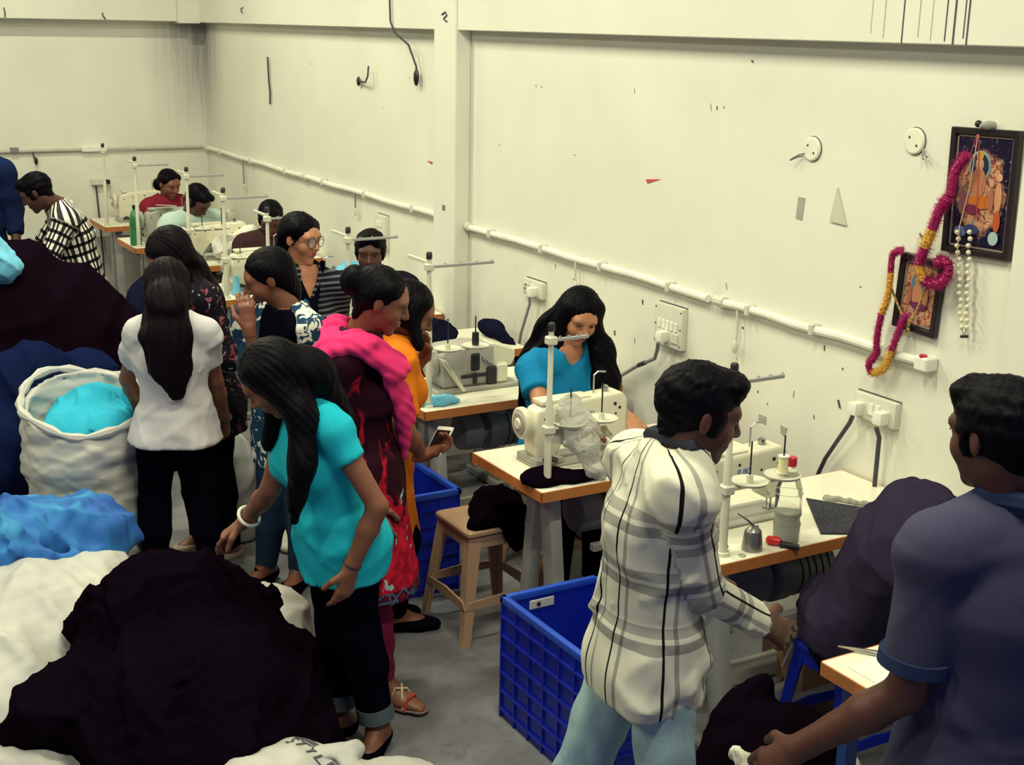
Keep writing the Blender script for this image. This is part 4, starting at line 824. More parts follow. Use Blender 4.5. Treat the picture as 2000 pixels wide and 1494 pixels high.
for s in (-1, 1):
    ringobj(p, 'glasses_rim', p.L(.033*s, .097, .002), p.f+p.r*s*.12, .0235, .0018, BLACKM)
    MB().lathe([(.022, 0), (.022, .0008)], tuple(p.L(.033*s, .097, .002)-p.base), tuple(p.f), 20).build('lens', None, p.root)
    spl('glasses_temple', p, [p.L(.056*s, .092, .006), p.L(.074*s, .05, .006), p.L(.080*s, -.004, .004)], .0016, BLACKM, 6)
spl('glasses_bridge', p, [p.L(-.010, .102, .006), p.L(0, .104, .008), p.L(.010, .102, .006)], .0016, BLACKM, 6)
# 5 woman in red and black kurta with pink dupatta
J = dict(hc=(1.825,3.95,1.455),nk=(1.765,4.01,1.325),sl=(1.84,4.15,1.265),sr=(1.66,3.90,1.265),el=(1.88,4.17,0.99),er=(1.68,3.94,0.98),wl=(2.04,4.30,0.93),wr=(1.74,3.86,0.78),hl=(1.82,4.07,0.83),hr=(1.75,3.93,0.83),kl=(1.83,4.03,0.46),kr=(1.77,3.93,0.46),al=(1.745,4.02,0.08),ar=(1.815,3.93,0.08))
J['al'], J['ar'] = (1.72, 4.03, .08), (1.805, 3.92, .08)
J = {k: (v[0]-.015, v[1]+.015, v[2]) for k, v in J.items()}; J['wl'] = (2.0, 4.23, .93)
p = person('person', 'woman in red and black kurta with pink scarf and a hair bun', J, (118, -20, 0), 'f', SK2, hands={'l': dict(d=(.55, .25, -.45), n=(-.2, -.1, -.9), c=.7)}, foot={'r': 150, 'l': 150}, fat=.92)
bottom(p, MAROON, .006, .96, 'leggings', seed=2., amp=.005, f=55)
top(p, RBLK, .020, .85, .022, .40, .055, name='kurta', neck=(.06, 0), tilt=False, seed=3.)
a_, u_, f_, r_ = p.J['sr'], p.up, p.fw, p.ss; D_ = p.sm+f_*.152-u_*.20-r_*.01; C_ = p.sm+f_*.132+r_*.075-u_*.03
sc_ = [Seg(a_-f_*.085-u_*.12+r_*.03, a_+u_*.035+r_*.035-f_*.03, .055, .06, f_, .4, .4, k=.03), Seg(a_+u_*.055-f_*.03+r_*.02, a_+f_*.060+u_*.060-r_*.005, .06, .065, r_, .45, .5, k=.03), Seg(a_+f_*.060+u_*.060-r_*.005, C_+f_*.01, .065, .065, r_, .5, .45, k=.03), Seg(a_+u_*.06-r_*.07-f_*.03, a_+f_*.065+u_*.05-r_*.07, .05, .06, r_, .5, .5, k=.03), Seg(a_+f_*.065+u_*.05-r_*.07, C_-r_*.07+f_*.015, .055, .06, r_, .5, .45, k=.03), Seg(C_, D_, .065, .075, r_, .4, .35, k=.03), Seg(D_, p.sm+f_*.138-u_*.37-r_*.02, .075, .02, r_, .38, .7, k=.03),
       Seg(p.J['nk']-r_*.10+u_*.03, D_-r_*.03, .035, .06, r_, .5, .35, k=.03), Seg(p.J['nk']-f_*.07+u_*.05, a_+u_*.05-f_*.04, .04, .05, f_, .5, .45, k=.03), Seg(p.J['nk']-f_*.07+u_*.05, p.J['nk']-r_*.10+u_*.03, .035, .035, f_, .6, .6, k=.03)]
sdf_obj('dupatta', sc_, .0065, PINK, p.root, p.base, warp=folds(85, .006, 1., ((.2, .4, 1.1), (.6, -.3, .8))))
for s in 'lr':
    z0 = p.J['a'+s][2]-.078
    sdf_obj('sandal_sole', [q.grow(.008) for q in p.ft[s][1:3]], .006, M('sandal_sole', '#6c5a56', .7), p.root, p.base, [((0,0,.001), (0,0,-1)), ((0,0,.018), (0,0,1))])
    fy = math.radians(150); ff = v3(math.sin(fy), math.cos(fy), 0); fs = v3(math.cos(fy), -math.sin(fy), 0); a = v3(*p.J[('a'+s)]); a[2] = 0
    for q in (-1, 1): spl('sandal_strap', p, [a+ff*.055+fs*q*.040+v3(0,0,.02), a+ff*.07+fs*q*.02+v3(0,0,.080), a+ff*.095-fs*q*.015+v3(0,0,.073), a+ff*.115-fs*q*.040+v3(0,0,.018)], .0045, M('strap_gold', '#c8b58e', .5), 6)
    spl('sandal_strap', p, [a+ff*.12+fs*.043+v3(0,0,.012), a+ff*.125+fs*.02+v3(0,0,.056), a+ff*.125-fs*.02+v3(0,0,.056), a+ff*.12-fs*.043+v3(0,0,.012)], .006, M('strap_red', '#a8392f', .5), 6)
hair(p, 'tied', bun=(p.L(0, -.118, .035), (.052, .045, .052)))
# 6 woman in orange
J = dict(hc=(2.085,4.36,1.315),nk=(2.055,4.42,1.205),sl=(2.08,4.56,1.16),sr=(2.00,4.28,1.15),el=(2.17,4.64,0.93),er=(1.99,4.20,0.91),wl=(2.24,4.54,1.10),wr=(2.075,4.235,0.79),hl=(2.0,4.53,0.76),hr=(1.96,4.38,0.76),kl=(2.08,4.52,0.42),kr=(2.05,4.36,0.42),al=(2.03,4.58,0.08),ar=(2.05,4.44,0.08))
J = {k: (v[0]+.02, v[1]+.0, v[2]) for k, v in J.items()}
p = person('person', 'woman in orange kurta behind the pink scarf, hand raised near her chin', J, (112, -28, 0), 'f', SK2, hands={'l': dict(d=(-.2, -.25, .8), n=(-.8, -.2, 0), c=.9), 'r': dict(d=(.62, -.2, .25), n=(-.2, -.1, 1), c=1.15)}, foot={'l': 110, 'r': 110})
top(p, ORANGE, .020, .8, .020, .34, .05, name='kurta', neck=(.06, 0), tilt=False, seed=5.); bottom(p, BLKC, seed=6.); shoes(p, BLKC)
hair(p, 'long', [[(p.L(0, -.06, .0), .07, .7), (v3(2.01, 4.42, 1.29), .06, .7), (v3(1.98, 4.43, 1.18), .05, .6)], [(p.L(.05, .0, .0), .03, .8), (v3(2.10, 4.28, 1.21), .03, .8)]])
# 7 woman in blue at the machine
J = dict(hc=(2.98,4.55,1.175),nk=(2.95,4.60,1.03),sl=(3.10,4.62,0.965),sr=(2.79,4.60,0.965),el=(3.12,4.44,0.76),er=(2.71,4.38,0.82),wl=(3.05,4.24,0.80),wr=(2.70,4.15,0.845),hl=(3.03,4.66,0.52),hr=(2.87,4.68,0.52),kl=(2.98,4.35,0.50),kr=(2.80,4.35,0.50),al=(2.98,4.38,0.08),ar=(2.80,4.38,0.08))
p = person('person', 'woman in bright blue top with long black hair sewing at a machine', J, (194, -22, 8), 'f', SK4, hands={'r': dict(d=(.80, -.22, -.22), n=(0, -.1, -1), c=.5), 'l': dict(d=(-.3, -.6, -.1), n=(0, 0, -1), c=.5)})
top(p, CYANB, .022, .5, .022, .04, .03, name='blue_top', neck=(.075, .06), amp=.005); bottom(p, BLKC); shoes(p, BLKC)
hair(p, 'long', [[(p.L(0, -.05, .03), .085, .62), (v3(2.94, 4.66, 1.10), .095, .5), (v3(2.90, 4.70, .95), .11, .35), (v3(2.88, 4.72, .75), .08, .35)], [(p.L(-.068, .005, .05), .030, .9), (p.L(-.080, -.005, -.05), .036, .9), (v3(3.085, 4.525, 1.02), .052, .7), (v3(3.085, 4.49, .90), .062, .55), (v3(3.07, 4.47, .78), .055, .5)], [(v3(3.10, 4.55, 1.05), .03, .8), (v3(3.16, 4.56, .98), .018, .8)], [(p.L(.070, .0, .04), .026, .9), (v3(2.88, 4.60, 1.06), .04, .8), (v3(2.80, 4.66, .97), .045, .6)]], vol=.003)
# 8 man in striped shirt
J = dict(hc=(1.91,2.34,1.485),nk=(1.875,2.375,1.38),sl=(1.87,2.53,1.32),sr=(1.80,2.24,1.325),el=(1.95,2.60,1.04),er=(1.885,2.26,1.08),wl=(2.10,2.58,0.93),wr=(2.085,2.28,0.95),hl=(1.84,2.47,0.88),hr=(1.82,2.31,0.88),kl=(1.73,2.52,0.49),kr=(1.82,2.27,0.48),al=(1.59,2.60,0.12),ar=(1.80,2.26,0.085))
J = {k: (v[0]-.035, v[1], v[2]) for k, v in J.items()}
p = person('person', 'man in cream and grey plaid shirt and washed jeans walking to the right', J, (112, -14, 0), 'm', SK3, hands={'r': dict(d=(.75, -.05, -.5), n=(0, .9, -.3), c=.6)}, fat=.78)
top(p, PLAID, .026, 1.92, .019, .10, -.004, name='plaid_shirt', neck=(.066, .05), amp=.0085, f=22, seed=2., hw=.145)
spl('collar', p, [p.J['nk']+p.fw*.085-p.ss*.03+p.up*.0, p.J['nk']-p.ss*.075+p.up*.045+p.fw*.01, p.J['nk']-p.fw*.07+p.up*.055, p.J['nk']+p.ss*.075+p.up*.045, p.J['nk']+p.fw*.085+p.ss*.03], [.010, .017, .018, .017, .010], cloth_mat('dark_collar', '#3a3944'))
bottom(p, LDENIM, .014, 1., 'jeans', .015, .004, 34); shoes(p, M('brown_shoe', '#4b3126', .5), 'sneaker'); hair(p, 'short', vol=.004)
# 9 man in slate polo, back turned
J = dict(hc=(1.985,1.63,1.60),nk=(2.035,1.60,1.44),sl=(1.855,1.63,1.385),sr=(2.215,1.55,1.375),el=(1.83,1.66,1.085),er=(2.25,1.60,1.08),wl=(1.77,1.86,0.97),wr=(2.24,1.83,0.96),hl=(1.94,1.65,0.89),hr=(2.12,1.61,0.89),kl=(1.93,1.70,0.49),kr=(2.12,1.66,0.48),al=(1.92,1.66,0.085),ar=(2.10,1.62,0.085))
J = {k: (v[0]+.11, v[1]+.055, v[2]-(.015 if v[2] > .2 else 0)) for k, v in J.items()}; J['wl'] = (1.83, 1.885, .865); J['el'] = (1.935, 1.70, 1.06)
p = person('person', 'man in slate grey polo shirt at the right edge with his back to the camera', J, (358, -6, 0), 'm', SK3, hands={'l': dict(c=.7)}, fat=.98)
pol = top(p, POLO, .030, .78, .022, .12, .02, name='polo_shirt', neck=(.070, .03), amp=.005, f=16)
spl('collar', p, [p.J['nk']+p.fw*.075-p.ss*.02, p.J['nk']-p.ss*.082+p.up*.04+p.fw*.01, p.J['nk']-p.ss*.05-p.fw*.07+p.up*.05, p.J['nk']+p.ss*.05-p.fw*.07+p.up*.05, p.J['nk']+p.ss*.082+p.up*.04, p.J['nk']+p.fw*.075+p.ss*.02], [.012, .022, .024, .024, .022, .012], POLOC)
for s in 'lr':
    S, E = p.J['s'+s], p.J['e'+s]; c = S+(E-S)*.775; MB().lathe([(.064, -.016), (.0725, -.016), (.0725, .012), (.064, .012)], tuple(c-p.base), tuple(E-S), 24).build('sleeve_rib', POLOC, p.root)
bottom(p, cloth_mat('dark_trousers', '#20202c'), .016); shoes(p, BLKC); hair(p, 'short', vol=.006)
spl('neck_cord', p, [p.J['nk']-p.ss*.066+p.up*.05, p.J['nk']-p.fw*.062+p.up*.062-p.ss*.02, p.J['nk']-p.fw*.06+p.up*.064+p.ss*.02, p.J['nk']+p.ss*.066+p.up*.05], .002, BLACKM, 6)
# 10 woman in turquoise polo bending to the pile
J = dict(hc=(1.32,3.68,1.31),nk=(1.435,3.70,1.225),sl=(1.465,3.57,1.165),sr=(1.43,3.83,1.165),el=(1.57,3.475,0.93),er=(1.36,3.83,0.91),wl=(1.50,3.525,0.725),wr=(1.315,3.97,0.755),hl=(1.545,3.64,0.775),hr=(1.53,3.79,0.775),kl=(1.585,3.66,0.43),kr=(1.56,3.80,0.43),al=(1.645,3.65,0.08),ar=(1.56,3.79,0.08))
p = person('person', 'woman in turquoise polo shirt bending to touch the black fabric pile', J, (296, -42, 0), 'f', SK2, hands={'l': dict(d=(-.18, .1, -.8), n=(-.2, .9, 0), c=.6), 'r': dict(d=(-.6, .45, -.55), n=(-.3, .3, -.9), c=.8)}, foot={'l': 225, 'r': 275}, fat=.92)
top(p, TURQ, .018, .40, .014, .14, -.01, name='polo_shirt', neck=(.06, .04), seed=4.)
MB().lathe([(.061, 0), (.078, .0), (.070, .035), (.062, .035)], tuple(p.J['nk']-p.base+p.up*.012-p.fw*.004), tuple(nz(p.up+p.fw*.15)), 24).build('collar', TURQ, p.root)
bottom(p, BLKC, .012, .80, 'capris', .012, seed=8.); shoes(p, BLKC)
for s in 'lr':
    K, A = p.J['k'+s], p.J['a'+s]; c = K+(A-K)*.83; MB().lathe([(.05, -.03), (.062, -.03), (.064, .02), (.05, .02)], tuple(c-p.base), tuple(A-K), 20).build('cuff', cloth_mat('denim_cuff', '#56606c'), p.root)
hair(p, 'long', [[(p.L(0, -.05, .03), .082, .7), (v3(1.44, 3.66, 1.33), .075, .7), (v3(1.50, 3.66, 1.25), .05, .6), (v3(1.56, 3.67, 1.17), .03, .6)], [(p.L(-.06, .0, .04), .04, .9), (v3(1.375, 3.59, 1.22), .06, .7), (v3(1.36, 3.55, 1.08), .062, .6), (v3(1.345, 3.56, .98), .04, .6), (v3(1.335, 3.56, .90), .014, .8)], [(p.L(.06, .0, .03), .035, .9), (v3(1.36, 3.76, 1.2), .04, .8), (v3(1.34, 3.78, 1.08), .03, .8)]], vol=.004)
ringobj(p, 'bangle', v3(J['wr'])-(v3(J['wr'])-v3(J['er']))*.18, v3(J['wr'])-v3(J['er']), .036, .006, M('ivory_bangle', '#d8d4c4', .4))
ringobj(p, 'thread_bracelet', v3(J['wl'])-(v3(J['wl'])-v3(J['el']))*.06, v3(J['wl'])-v3(J['el']), .027, .003, BLACKM)
q_ = p.hand['l'][8]; ringobj(p, 'ring', (q_.a+q_.b)/2, q_.ax, q_.r1+.0015, .002, SILVER)
# 11 man bending over behind the near table
J = dict(hc=(3.02,2.45,.89),nk=(2.96,2.57,.945),sl=(2.97,2.77,.94),sr=(2.82,2.49,.905),el=(3.06,2.76,0.70),er=(2.88,2.53,0.66),wl=(3.18,2.58,0.82),wr=(3.01,2.42,0.80),hl=(2.90,2.88,0.55),hr=(2.78,2.74,0.54),kl=(3.14,2.66,0.50),kr=(3.04,2.50,0.50),al=(3.16,2.60,0.085),ar=(3.08,2.44,0.085))
J = {k: (v[0]+.09, v[1]-.0, v[2]-(.02 if v[2] > .6 else 0)) for k, v in J.items()}
p = person('person', 'seated man in plum shirt bent forward behind the slate polo man', J, (130, -45, 0), 'm', SK3, fat=1.08)
top(p, PURP, .034, .7, .022, .07, .01, name='shirt', neck=(.07, 0), amp=.006); bottom(p, cloth_mat('dark_trousers', '#20202c'), .016); shoes(p, BLKC); hair(p, 'short', vol=.004)
# 12 young man in dark clothes facing the camera
J = seated(2.89, 6.44, 214, 1.62, 'm', .84, .34, .02)
p = person('person', 'young man in dark clothes seated between the machines, looking at the camera', J, (208, -6, 0), 'm', SK3, fine=True)
top(p, cloth_mat('charcoal_tee', '#1d1c28'), .018, .7, .022, .03, .0, name='shirt'); bottom(p, BLKC); shoes(p, BLKC); hair(p, 'short', vol=.006)
# 13 far left man in check shirt
J = dict(hc=(1.60,8.62,1.285),nk=(1.72,8.66,1.19),sl=(1.74,8.49,1.12),sr=(1.80,8.85,1.12),el=(1.60,8.44,.88),er=(1.66,8.90,.88),wl=(1.42,8.52,.82),wr=(1.44,8.80,.82),hl=(1.88,8.58,.62),hr=(1.90,8.75,.62),kl=(1.50,8.56,.52),kr=(1.52,8.76,.52),al=(1.50,8.56,.085),ar=(1.52,8.76,.085))
p = person('person', 'man in black and white check shirt looking down at the far left', J, (292, -30, 0), 'm', SK3, fine=True)
top(p, CHECK, .020, .9, .024, .05, .0, name='check_shirt', neck=(.068, 0)); bottom(p, BLKC); shoes(p, BLKC); hair(p, 'short', vol=.004)
# 14 far woman in red
J = seated(2.88, 10.34, 175, 1.48, 'f', .88, .34, .05)
p = person('person', 'far woman in dark red seated behind the thread stands at the back', J, (160, -18, 0), 'f', SK2, fine=False)
top(p, RED, .018, .7, .02, .05, .0, name='kurta'); bottom(p, RED); shoes(p, BLKC); hair(p, 'tied', bun=(p.L(.03, -.10, -.04), (.045, .04, .05)))
# 15 far man in pale shirt
J = seated(2.72, 9.28, 165, 1.56, 'm', .86, .34, .12)
p = person('person', 'man in pale green shirt bent over a machine in the back row', J, (150, -40, 0), 'm', SK3, fine=False)
top(p, PALE, .022, .8, .03, .05, .0, name='shirt'); bottom(p, BLKC); shoes(p, BLKC); hair(p, 'short')
# 16 man half hidden behind the woman with glasses
J = seated(2.97, 8.22, 200, 1.50, 'm', .86, .34, .06)
p = person('person', 'dark-haired man half hidden behind the woman with glasses', J, (200, -30, 0), 'm', SK3, fine=False)
top(p, cloth_mat('brown_shirt', '#3d2a2c'), .018, .8, .02, .05, .0, name='shirt'); bottom(p, BLKC); shoes(p, BLKC); hair(p, 'short', vol=.004)
# 17 person cut off by the left edge
J = dict(hc=(1.33,9.15,1.56),nk=(1.33,9.20,1.44),sl=(1.18,9.32,1.37),sr=(1.49,9.10,1.37),el=(1.12,9.38,1.08),er=(1.545,9.13,1.12),wl=(1.14,9.3,.85),wr=(1.53,9.02,.90),hl=(1.27,9.28,.85),hr=(1.42,9.18,.85),kl=(1.26,9.26,.46),kr=(1.42,9.16,.46),al=(1.25,9.28,.085),ar=(1.42,9.18,.085))
p = person('person', 'person in navy blue shirt cut off by the left edge of the photo', J, (220, -10, 0), 'm', SK3, fine=False)
top(p, cloth_mat('navy_shirt', '#1a2448'), .022, 1.7, .024, .12, .02, name='shirt'); bottom(p, BLKC); shoes(p, BLKC); hair(p, 'short')
gm = NT('lens_glass'); gm.set(color='#ffffff', rough=.05, alpha=.10)
for o in bpy.data.objects:
    if o.name.startswith('lens') and o.type == 'MESH': o.data.materials.clear(); o.data.materials.append(gm.m)
# ---------------------------------------------------------------- fabric piles and sacks
def pile(name, label, cat, prims, mat, h=.012, f=11., amp=.03, seed=0., planes=(), group=None, base=None, extra=None, kind=None, an=(1, 1, 1)):
    b = v3(base if base is not None else (np.mean([getattr(q, 'c', getattr(q, 'a', None)) for q in prims if q.op == 'u'], 0)*v3(1, 1, 0)))
    w = [crumple(f, amp, seed, an)]+(extra or [])
    o = sdf_obj(name, prims, h, mat, None, b, list(planes)+[((0, 0, .002), (0, 0, -1))], w, loc=tuple(b)); return tag(o, label, cat, group, kind)
EX = (v3(1,0,0), v3(0,1,0), v3(0,0,1))
def E_(c, r, k=.06): return Ell(c, EX, r, k=k)
PBLK = cloth_mat('black_maroon_fabric', '#0d0710', .3, .95, 8); PMAR = cloth_mat('dark_maroon_fabric', '#120812', .35, .95, 5); PNAVY = cloth_mat('navy_fabric', '#111a3c', .3, .9, 6)
t = NT('blue_fabric'); v = t.coord(); t.set(color=t.ramp(t.noise(v, 3.5, 3, .5, .6), [(.35, '#17489c'), (.5, '#1d63ae'), (.64, '#3a9ac4')]), rough=.85); PBLUE = t.m
PTURQ = cloth_mat('turquoise_fabric', '#2ba3c4', .15, .85, 8); PLBLUE = cloth_mat('sky_fabric', '#6ab2d4', .25, .85, 9)
t = NT('woven_sack'); v = t.coord(); wv = t.n('ShaderNodeTexWave'); wv.inputs['Scale'].default_value = 120; t.l(v, wv.inputs['Vector'])
t.set(color=t.ramp(t.noise(v, 3, 4), [(.3, '#a9a8a8'), (.7, '#c3c2bc')]), rough=.6); t.bump(wv.outputs['Fac'], .12, .002); SACK = t.m
pile('fabric_pile', 'large heap of black fabric on white sacks in the foreground', 'fabric pile', [E_((1.10,4.05,.26),(.37,.30,.40)), E_((1.06,3.72,.22),(.40,.34,.34)), E_((.78,3.92,.26),(.30,.22,.16)), E_((1.26,3.75,.22),(.22,.30,.32)), Seg((.80,3.92,.30),(.57,3.98,.29),.13,.06,(0,1,0),.8,.7,k=.08), E_((1.0,3.52,.2),(.30,.20,.20)), E_((1.22,3.52,.15),(.24,.18,.18)), Seg((.88,4.10,.42),(.80,4.14,.40),.10,.06,(0,0,1),.8,.7,k=.05), E_((1.36,3.62,.08),(.16,.16,.10))], PBLK, .010, 13, .032, 1., kind='stuff', extra=[folds(60, .005, 2.)])
pile('fabric_mound', 'huge mound of dark maroon fabric behind the white T-shirt woman', 'fabric pile', [E_((1.15,7.25,.45),(.60,.48,.74)), E_((1.50,7.1,.4),(.34,.38,.70)), E_((.85,7.1,.4),(.4,.4,.62)), E_((1.70,7.0,.3),(.20,.3,.60))], PMAR, .02, 7, .04, 2., kind='stuff')
pile('fabric_mound', 'rumpled heap of navy fabric behind the open sack', 'fabric pile', [E_((1.08,6.30,.35),(.36,.28,.54)), E_((1.35,6.35,.3),(.25,.25,.52)), E_((.80,6.05,.25),(.32,.30,.46))], PNAVY, .013, 10, .035, 3., kind='stuff')
pile('fabric_bundle', 'light blue fabric draped on the maroon mound at the left edge', 'fabric pile', [E_((1.04,7.05,1.16),(.12,.13,.13)), E_((1.13,7.0,1.12),(.09,.11,.07))], PLBLUE, .01, 22, .02, 4.)
pile('fabric_pile', 'bright blue fabric heaped on the white sack at the left', 'fabric pile', [E_((.80,5.00,.42),(.30,.22,.17)), E_((1.00,4.95,.42),(.20,.20,.13)), E_((.62,4.85,.42),(.2,.22,.14)), Seg((.66,4.78,.44),(.98,4.72,.42),.07,.05,k=.05)], PBLUE, .008, 13, .030, 2.6, kind='stuff', extra=[folds(36, .011, 2., ((.4,.9,.6),(-.7,.3,.8)))])
def sack(label, prims, seed, f=13., amp=.012, h=.0135):
    base = v3(np.mean([q.c for q in prims if isinstance(q, Ell) and q.op == 'u'], 0)*v3(1, 1, 0))
    o = sdf_obj('white_sack', prims, h, SACK, None, base, [((0, 0, .002), (0, 0, -1))], [crumple(f*.8, amp*1.5, seed), folds(f*2.9, amp*.35, seed+1), folds(f*6, amp*.14, seed+2)], loc=tuple(base))
    return tag(o, label, 'sack', 'white woven sacks')
sack('plump white sack lying at the left under the bright blue fabric', [E_((.72,4.50,.20),(.36,.42,.29)), E_((.95,4.68,.22),(.22,.22,.24)), E_((.50,4.25,.2),(.3,.4,.26)), Seg((1.02,4.66,.25),(1.13,4.62,.30),.10,.035,k=.06)], 1.)
sack('white sack flattened under the front left tail of the black heap', [E_((.62,3.88,.08),(.34,.26,.15)), E_((.42,3.98,.1),(.26,.26,.16))], 2., 16, .014)
sack('crumpled white sack at the bottom left corner', [E_((.74,3.52,.06),(.36,.22,.16)), E_((.50,3.60,.05),(.22,.20,.15)), E_((.90,3.42,.06),(.16,.16,.14))], 3., 24, .016)
s4 = sack('white printed sack with a knotted neck at the bottom edge', [E_((1.15,3.29,.13),(.27,.18,.19)), E_((1.34,3.22,.11),(.13,.11,.14)), E_((1.47,3.11,.12),(.18,.15,.17))], 4., 15, .008)
sdf_obj('knot', [Seg((1.29,3.27,.28),(1.39,3.25,.28),.035,.03,(0,1,0),.6,.6,k=.02), Seg((1.34,3.21,.28),(1.37,3.11,.25),.03,.022,(1,0,0),.5,.5,k=.02), Ell((1.36,3.24,.275),EX,(.04,.035,.035),k=.02)], .008, SACK, s4, s4.location, warp=folds(60, .004, 1.))
def lay_on(o, mw, host, lift=.003):
    """drop a flat print onto the curved top of its host"""
    o.location = (0, 0, 0); o.rotation_euler = (0, 0, 0)
    for v in o.data.vertices:
        q = mw @ v.co; ok, hp, nn, _ = host.ray_cast(Vector((q.x, q.y, 1.)), Vector((0, 0, -1)))
        v.co = Vector((q.x, q.y, (hp.z if ok else 0)+lift+(v.co.z if abs(v.co.z) < .002 else 0)))
INK = M('sack_ink', '#4c4c58', .8); bpy.context.view_layer.update(); sb = v3(s4.location); tz = math.radians(-64)
o = text('print', 'STYLE', s4, tuple(v3(1.20, 3.335, 0)-sb), .066, INK, (0, 0, tz), .0004); lay_on(o, Matrix.Translation(tuple(v3(1.20, 3.335, 0)-sb)) @ Matrix.Rotation(tz, 4, 'Z'), s4)
bm = bmesh.new(); bmesh.ops.create_grid(bm, x_segments=24, y_segments=3, size=.5)
for v in bm.verts: v.co = Vector((v.co.x*.16, v.co.y*.018, 0))
me = bpy.data.meshes.new('print_bar'); bm.to_mesh(me); bm.free(); o = link('print_bar', me, s4, INK); lay_on(o, Matrix.Translation(tuple(v3(1.285, 3.30, 0)-sb)) @ Matrix.Rotation(tz, 4, 'Z'), s4)
sack('narrow white sack standing between the black heap and the turquoise woman', [E_((1.50,4.28,.14),(.16,.22,.24)), E_((1.46,4.05,.1),(.12,.2,.17))], 5., 18, .012)
sack('white sack standing behind the jeans of the printed-jacket woman', [E_((1.83,5.75,.2),(.15,.2,.32))], 6., 14, .01)
# open sack with turquoise fabric
bx = v3(1.15, 5.48, 0)
op = [Seg((1.17,5.48,.10),(1.15,5.50,.60),.25,.26,(1,0,0),1.1,1.08,cap=.5,k=.05), Seg((1.15,5.50,.58),(1.15,5.52,.86),.255,.245,(1,0,0),1.08,1.1,cap=.2,k=.04), Seg((1.15,5.50,.62),(1.15,5.52,1.1),.216,.216,(1,0,0),1.12,1.12,cap=.3,k=.008,op='s')]
o = sdf_obj('open_sack', op, .0095, SACK, None, bx, [((1.15,5.24,.72),(-.1,-.26,1)), ((0,0,.002),(0,0,-1))], [folds(15, .009, 2., ((.3,.2,1.6),(-.2,.3,2.0))), folds(38, .0055, 3., ((.25,.15,1.5),(-.2,.25,1.4))), folds(85, .002, 1., ((.2,.1,1.5),(-.2,.2,1.2)))], loc=tuple(bx)); tag(o, 'tall open white sack filled with turquoise fabric', 'sack', 'white woven sacks')
MB().tube([tuple(v3(1.15+.252*math.cos(a)+.008*math.sin(5*a), 5.515+.275*math.sin(a)+.006*math.cos(7*a), .722+.26*(.275*math.sin(a)+.275)+.012*math.sin(4*a))-bx) for a in [2*math.pi*k/40 for k in range(41)]], [.017+.006*math.sin(k*2.1) for k in range(41)], 8).build('rolled_rim', SACK, o)
pile('sack_filling', 'turquoise fabric stuffed in the tall open sack', 'fabric pile', [E_((1.17,5.52,.70),(.20,.22,.10)), E_((1.22,5.60,.74),(.14,.13,.10)), E_((1.08,5.42,.66),(.12,.12,.10))], PTURQ, .008, 20, .022, 5.)
pile('fabric_bundle', 'dark fabric scraps on the floor beside the open sack', 'fabric pile', [E_((.80,5.45,.1),(.2,.25,.18)), E_((1.0,5.2,.08),(.15,.15,.12))], PMAR, .012, 14, .02, 6.)
pile('fabric_bundle', 'dark blue bundle heaped behind the white T-shirt woman\'s head', 'fabric pile', [E_((1.95,7.3,.5),(.22,.2,.50)), E_((2.1,7.1,.4),(.15,.15,.40))], cloth_mat('midnight_fabric', '#15172c', .3), .014, 11, .03, 7.)
# black bundle in a white bag at the bottom right
pile('fabric_bundle', 'black fabric bundle in a white bag on the floor at the lower right', 'fabric pile', [E_((2.40,2.62,.22),(.20,.17,.25)), E_((2.54,2.60,.2),(.15,.15,.22)), E_((2.30,2.56,.15),(.12,.14,.17)), Seg((2.40,2.72,.40),(2.46,2.70,.47),.06,.045,k=.05)], PBLK, .009, 16, .02, 8.)
o = sdf_obj('white_bag', [E_((2.46,2.60,.16),(.27,.23,.24)), Ell((2.44,2.60,.34),EX,(.26,.21,.30),k=.01,op='s')], .009, SACK, None, (2.46,2.60,0), [((0,0,.002),(0,0,-1)), ((0,0,.33),(0,0,1))], folds(22, .008, 3.), loc=(2.46,2.60,0)); tag(o, 'white bag rim around the black bundle at the lower right', 'bag')
o = sdf_obj('cream_cloth', [Seg((2.15,2.40,.40),(2.22,2.47,.40),.04,.035,(0,0,1),.6,.6,k=.02), Seg((2.22,2.50,.41),(2.24,2.56,.38),.03,.025,(0,0,1),.6,.6,k=.02)], .005, WHITEC, None, (2.22,2.45,.4), [], [folds(60, .006, 2.), crumple(50, .007, 1.)], loc=(2.22,2.45,.4)); tag(o, 'crumpled cream cloth strip beside the jeans at the lower right', 'cloth')
o = MB().prism([(0,0),(.03,.005),(.028,.06),(.012,.075),(-.004,.05)], (0,0,0), (.8,-.5,0), (.1,.25,.95), (-.5,-.8,.2), .004).build('garment_tag', PAPER, None, (2.41,2.44,.40)); tag(o, 'white folded tag on the black bundle', 'tag')
